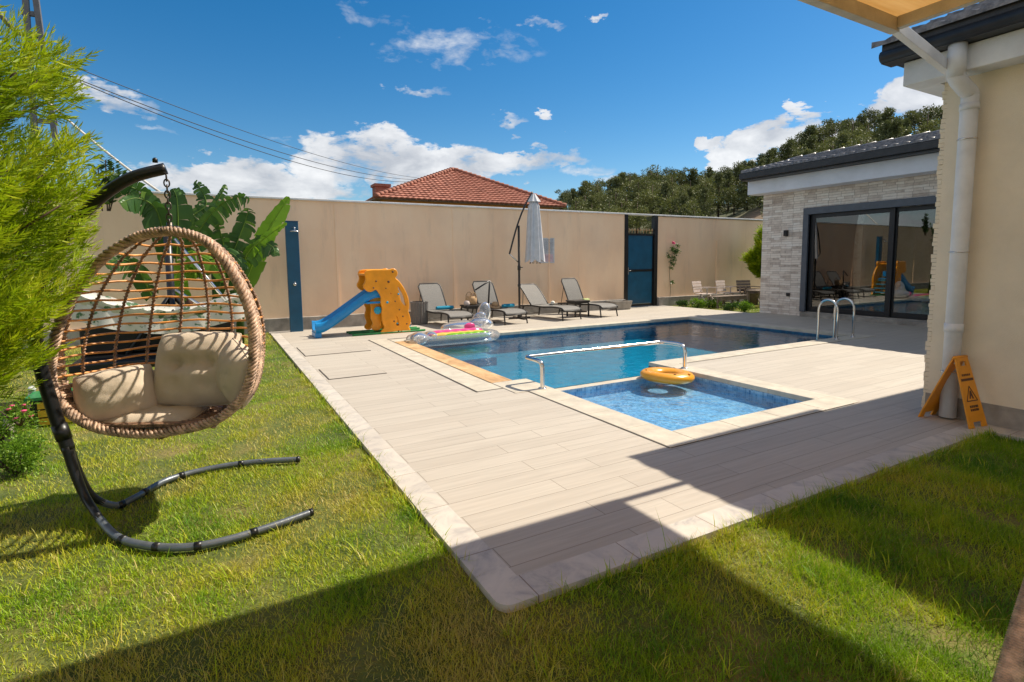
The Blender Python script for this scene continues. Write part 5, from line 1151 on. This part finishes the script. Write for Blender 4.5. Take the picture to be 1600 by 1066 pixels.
# climbing plant with pink flower on the wall
o = thing('climbing_plant', 'climbing plant with a pink flower on the wall right of the gate', 'plant', (13.66, 13.33, LZ)); r_ = np.random.RandomState(4)
mb = MB(); mb.tube(smooth([(13.63, 13.36, LZ), (13.66, 13.37, .6), (13.60, 13.37, 1.2), (13.68, 13.36, 1.6), (13.74, 13.35, 2.02)], 5), .007, 5); mb.build('stem', 'bark', o)
P = []
for (px, py, s_, n) in [(1056, 393, 5.5, 150), (1051, 389, 4, 70), (1045, 400, 4, 50), (1053, 404, 4.5, 60), (1050, 409, 3.5, 40), (1048, 418, 2.5, 30), (1052, 413, 3, 30), (1050, 441, 2.5, 40), (1059, 384, 3, 40)]:
    for _ in range(n): q = onY(px+r_.randn()*s_*.45, py+r_.randn()*s_*.45, 13.33-r_.rand()*.10); P.append(q)
P = np.array(P); n = len(P); D = norm(r_.randn(n, 3)+np.array([0, -.5, -.4])); S = norm(np.cross(D, r_.randn(n, 3))); L = r_.uniform(.04, .085, n)
fastmesh('foliage', np.stack([P, P+D*L[:, None]*.45-S*L[:, None]*.25, P+D*L[:, None], P+D*L[:, None]*.45+S*L[:, None]*.25], 1).reshape(-1, 3), 2, 4, [(0, 1, 2), (0, 2, 3)], r_.rand(n), 'dark_leaf', o)
mb = MB(); q = onY(1052, 380, 13.25)
for k in range(14): a = r_.uniform(0, 2*PI); rr = r_.rand()*.06; mb.lathe(q+V(rr*math.cos(a), -r_.rand()*.03, rr*math.sin(a)), [(.01, -.02), (.03, -.01), (.034, .005), (.012, .02)], 8)
mb.build('flower', 'flower_pink', o)
# ---------------- banana plant
o = thing('banana_plant', 'banana plant with torn leaves in front of the tan wall', 'plant', (.05, 11.3, LZ))
mb = MB()
for (a, b, r0) in (((.05, 11.3, LZ), (.0, 11.25, 1.75), .11), ((.35, 11.4, LZ), (.45, 11.3, 1.4), .08), ((-.35, 11.2, LZ), (-.5, 11.15, 1.5), .08)): mb.tube([a, Vector(a).lerp(Vector(b), .5), b], [r0, r0*.8, r0*.45], 12)
mb.build('trunk', 'dark_leaf', o)
def banana_leaf(pts, w_, mat, seed, roll=0., tear=.35, drop=.35):
    r_ = random.Random(seed); path = smooth(pts, 12); n = len(path); mb = MB(); viewd = (path[n//2]-V(0, 0, CAM_H)).normalized()
    mb.tube(path, [.016*(1-k/n*.8) for k in range(n)], 6, tone=.9)
    for sgn in (-1, 1):
        k = 2; 
        while k < n-1:
            seg = r_.choice((1, 2, 2, 3, 5)) if tear > .2 else r_.choice((6, 9)); e = min(k+seg, n-1); rows = []; ex = r_.uniform(.70, 1.08); dr = r_.uniform(.4, 1.3)*drop; tn = r_.uniform(.1, .8); fold = r_.uniform(-.30, .30)
            for i in range(k, e+1):
                f_ = i/(n-1); wf = (math.sin(PI*min(1, f_*1.0)**.75)**.55)*w_*ex if f_ < .995 else .01
                d = (path[min(i+1, n-1)]-path[i-1]).normalized(); sv = d.cross(viewd).normalized()*math.cos(roll)+viewd*math.sin(roll); sv = (sv*sgn).normalized()
                g = (i-k)/(e-k+1e-6); row = []
                for j in range(5):
                    t_ = j/4; ww = wf*t_*(1-.10*t_*abs(g-.5)*2*(tear > .2)); row.append(path[i]+sv*ww+d*(ww*.18)+V(0, 0, -dr*ww*t_*.9+(.012*math.sin(i*2.1+j) if tear < .2 else 0))+viewd*(fold*ww)+V(0, 0, .010*math.sin(i*2.6)))
                rows.append(row)
            mb.grid(rows, smooth=True, tone=tn); k = e+(0 if tear < .2 or r_.random() > tear*.5 else 1)
    mb.build('leaf', mat, o)
def BL(px, Y0, Y1, w_, mat, seed, **kw):
    n = len(px); banana_leaf([onY(x, y, Y0+(Y1-Y0)*i/(n-1)) for i, (x, y) in enumerate(px)], w_, mat, seed, **kw)
BL([(262, 420), (250, 350), (225, 305), (200, 290), (172, 275)], 11.2, 10.7, .20, 'banana_leaf', 1)
BL([(262, 400), (245, 330), (215, 310), (188, 318)], 11.1, 10.5, .24, 'banana_leaf', 2, drop=.6)
BL([(275, 410), (278, 350), (276, 310), (270, 295)], 11.3, 11.3, .22, 'banana_leaf', 3, tear=.1)
BL([(290, 400), (318, 350), (345, 320), (372, 308), (390, 312)], 11.2, 10.7, .22, 'banana_leaf', 4, drop=.7)
BL([(280, 380), (300, 340), (322, 320), (312, 292), (303, 285)], 11.4, 11.6, .16, 'banana_leaf', 5)
BL([(300, 380), (330, 330), (348, 300), (352, 288)], 11.5, 11.6, .09, 'banana_leaf', 6, tear=.8)
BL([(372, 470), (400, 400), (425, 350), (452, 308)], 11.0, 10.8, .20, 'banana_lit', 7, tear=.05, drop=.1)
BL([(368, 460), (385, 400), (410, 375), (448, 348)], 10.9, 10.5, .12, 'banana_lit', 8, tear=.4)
BL([(365, 470), (378, 410), (400, 378), (425, 385), (430, 400)], 10.9, 10.5, .20, 'banana_leaf', 9, drop=.7)
BL([(340, 470), (350, 400), (345, 365), (340, 350)], 11.1, 10.9, .18, 'banana_leaf', 10)
BL([(345, 440), (370, 380), (385, 340), (388, 325)], 11.3, 11.3, .24, 'banana_leaf', 11, drop=.5)
BL([(300, 430), (330, 400), (360, 395), (385, 420)], 11.0, 10.6, .2, 'banana_leaf', 12, drop=.8)
BL([(240, 470), (215, 420), (190, 405), (165, 415)], 11.0, 10.6, .2, 'banana_leaf', 13, drop=.8)
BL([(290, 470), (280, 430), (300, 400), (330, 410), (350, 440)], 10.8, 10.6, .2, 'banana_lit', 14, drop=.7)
mb = MB(); r2 = random.Random(9)
for k in range(26):
    c = onY(305+r2.uniform(-14, 14), 425+r2.uniform(-9, 14), 10.9+r2.uniform(-.1, .1)); mb.tube(smooth([c, c+V(r2.uniform(-.03, .03), -.06, .03), c+V(r2.uniform(-.03, .03), -.08, .10)], 3), .018, 6, tone=.9)
mb.build('fruit_bunch', 'bush', o)
c = onY(295, 465, 10.9); mb = MB(); mb.tube([c, c+V(0, 0, -.10), c+V(0, 0, -.22)], [.03, .06, .01], 10); mb.build('flower_bud', 'brown_dot', o)
# small plumed plant behind the wall top at the left
o = thing('plumed_shrub', 'dark plumed shrub rising just over the wall top left of the banana plant', 'plant', onY(172, 300, 12.6)); r_ = np.random.RandomState(8); base = onY(168, 330, 12.6)
mb = MB()
for (a, b) in (((168, 330), (165, 250)), ((170, 330), (178, 262)), ((172, 330), (186, 275)), ((160, 330), (153, 262))): mb.tube([onY(*a, 12.6), onY(*b, 12.6)], .012, 5)
mb.build('stem', 'bark', o); P = []; D = []
for (a, b) in (((168, 320), (165, 245)), ((172, 320), (180, 255)), ((174, 320), (190, 270)), ((160, 320), (152, 262)), ((163, 320), (158, 280))):
    for k in range(46):
        t_ = k/45; q = onY(a[0]+(b[0]-a[0])*t_, a[1]+(b[1]-a[1])*t_, 12.6); P.append(q); D.append([(1 if k % 2 else -1)*.9, r_.randn()*.3, .5])
P = np.array(P); D = norm(np.array(D)); n = len(P); S = norm(np.cross(D, r_.randn(n, 3))); L = r_.uniform(.10, .2, n)
fastmesh('foliage', np.stack([P, P+D*L[:, None]*.45-S*L[:, None]*.16, P+D*L[:, None], P+D*L[:, None]*.45+S*L[:, None]*.16], 1).reshape(-1, 3), 2, 4, [(0, 1, 2), (0, 2, 3)], r_.rand(n), 'dark_leaf', o)
# ---------------- pines on the hill
def pine(seed, kind, H):
    r_ = np.random.RandomState(seed); o = thing('pine_tree', '', 'tree', (0, 0, 0)); mb = MB(); lean = r_.uniform(-.4, .4)
    mb.tube([(0, 0, -.6), (lean*.3, 0, H*.4), (lean, 0, H*.93)], [.17, .12, .03], 7)
    cs = []
    if kind == 0:      # umbrella crown
        for _ in range(13): a = r_.uniform(0, 2*PI); q = r_.uniform(.2, 1)*H*.27; cs.append((lean+q*math.cos(a), q*math.sin(a), H*r_.uniform(.66, .97), H*r_.uniform(.07, .13)))
    elif kind == 1:    # dense conical
        for k in range(22): f_ = k/21; a = r_.uniform(0, 2*PI); q = (1-f_)**.7*H*.24*r_.uniform(.4, 1); cs.append((lean*f_+q*math.cos(a), q*math.sin(a), H*(.16+.82*f_), H*(.13-.07*f_)))
    else:              # loose round
        for _ in range(20): v_ = r_.randn(3); v_ /= np.linalg.norm(v_); q = r_.uniform(.3, 1); cs.append((lean+v_[0]*H*.27*q, v_[1]*H*.27*q, H*.58+v_[2]*H*.33*q, H*r_.uniform(.08, .14)))
    for c in cs[::2]: mb.tube([(lean*c[2]/H, 0, c[2]*.82), (c[0], c[1], c[2])], [.05, .02], 5)
    mb.build('trunk', 'bark', o); Pv = []; T = []
    for (x, y, z, rr) in cs:
        m_ = 125; v_ = r_.randn(m_, 3); v_ /= np.linalg.norm(v_, axis=1, keepdims=True); p = np.array([x, y, z])+v_*rr*r_.uniform(.45, 1.15, (m_, 1))*np.array([1.15, 1.15, .72]); D = norm(v_+r_.randn(m_, 3)*.5+np.array([0, 0, .4])); S = norm(np.cross(D, r_.randn(m_, 3))); L = r_.uniform(.14, .30, m_)*H/7
        Pv.append(np.stack([p-S*L[:, None]*.35, p+S*L[:, None]*.35, p+D*L[:, None]], 1)); T.append(np.full(m_, r_.rand()*.6)+r_.rand(m_)*.35)
    fastmesh('crown', np.concatenate(Pv).reshape(-1, 3), 1, 3, [(0, 1, 2)], np.concatenate(T), 'pine_light' if kind == 2 else 'pine', o); return o
protos = [pine(20+k, [0, 1, 2, 1, 2, 0][k], 7.) for k in range(6)]
KL = ['flat topped pine on the wooded hill beyond the wall', 'dense dark conical pine on the wooded hill beyond the wall', 'paler round crowned tree on the wooded hill beyond the wall']
rr = random.Random(4); first = [True]*6; cnt = 0
def place(px, r, h, k):
    d = pxdir(px); z = hillz(px, r); q = protos[k] if first[k] else copy_tree(protos[k]); first[k] = False
    q.location = (d.x*r, d.y*r, z-.3); q.scale = (h/7*rr.uniform(.85, 1.2),)*2+(h/7,); q.rotation_euler = (0, 0, rr.uniform(0, 6.3)); kd = [0, 1, 2, 1, 2, 0][k]; q['label'] = KL[kd]; q['category'] = 'tree'; q['group'] = ['flat topped pines on the hill', 'dense conical pines on the hill', 'pale round crowned hill trees'][kd]
rows = [(91, 13, 5.0), (84, 14, 5.2), (76, 15, 5.2), (68, 18, 5.0), (60, 20, 4.7), (52, 22, 4.2), (45, 24, 3.4)]
for (r, spx, h) in rows:
    px = 868+rr.uniform(0, 15)
    if r < 60: px = 885
    while px < 1540:
        bare = (1105 < px < 1215 and r < 66)
        if not bare: place(px, r*rr.uniform(.97, 1.03), h*rr.uniform(.75, 1.2)*(1.05 if px > 1200 else 1), rr.choice([0, 0, 1, 2, 3, 4, 5] if r > 80 else [1, 2, 3, 4, 2, 4]))
        px += spx*rr.uniform(.6, 1.4)*(1.5 if px > 1290 and r > 70 else 1)
for px in (222, 240, 262, 283, 300, 330): place(px, 91, 4.0, rr.choice([1, 2, 3]))
for k in range(3):
    leafball('shrub', ['light green shrub seen through the gap above the blue gate', 'olive shrub seen over the gate top at left', 'pale shrub seen over the gate top at right'][k], 'bush', (15.2+k*1.1-(1 if k == 1 else 0), 18.2+k*.3, 0), .8, .8, 1.15, 1600, .12, 'bush' if k != 1 else 'dark_leaf', seed=40+k)
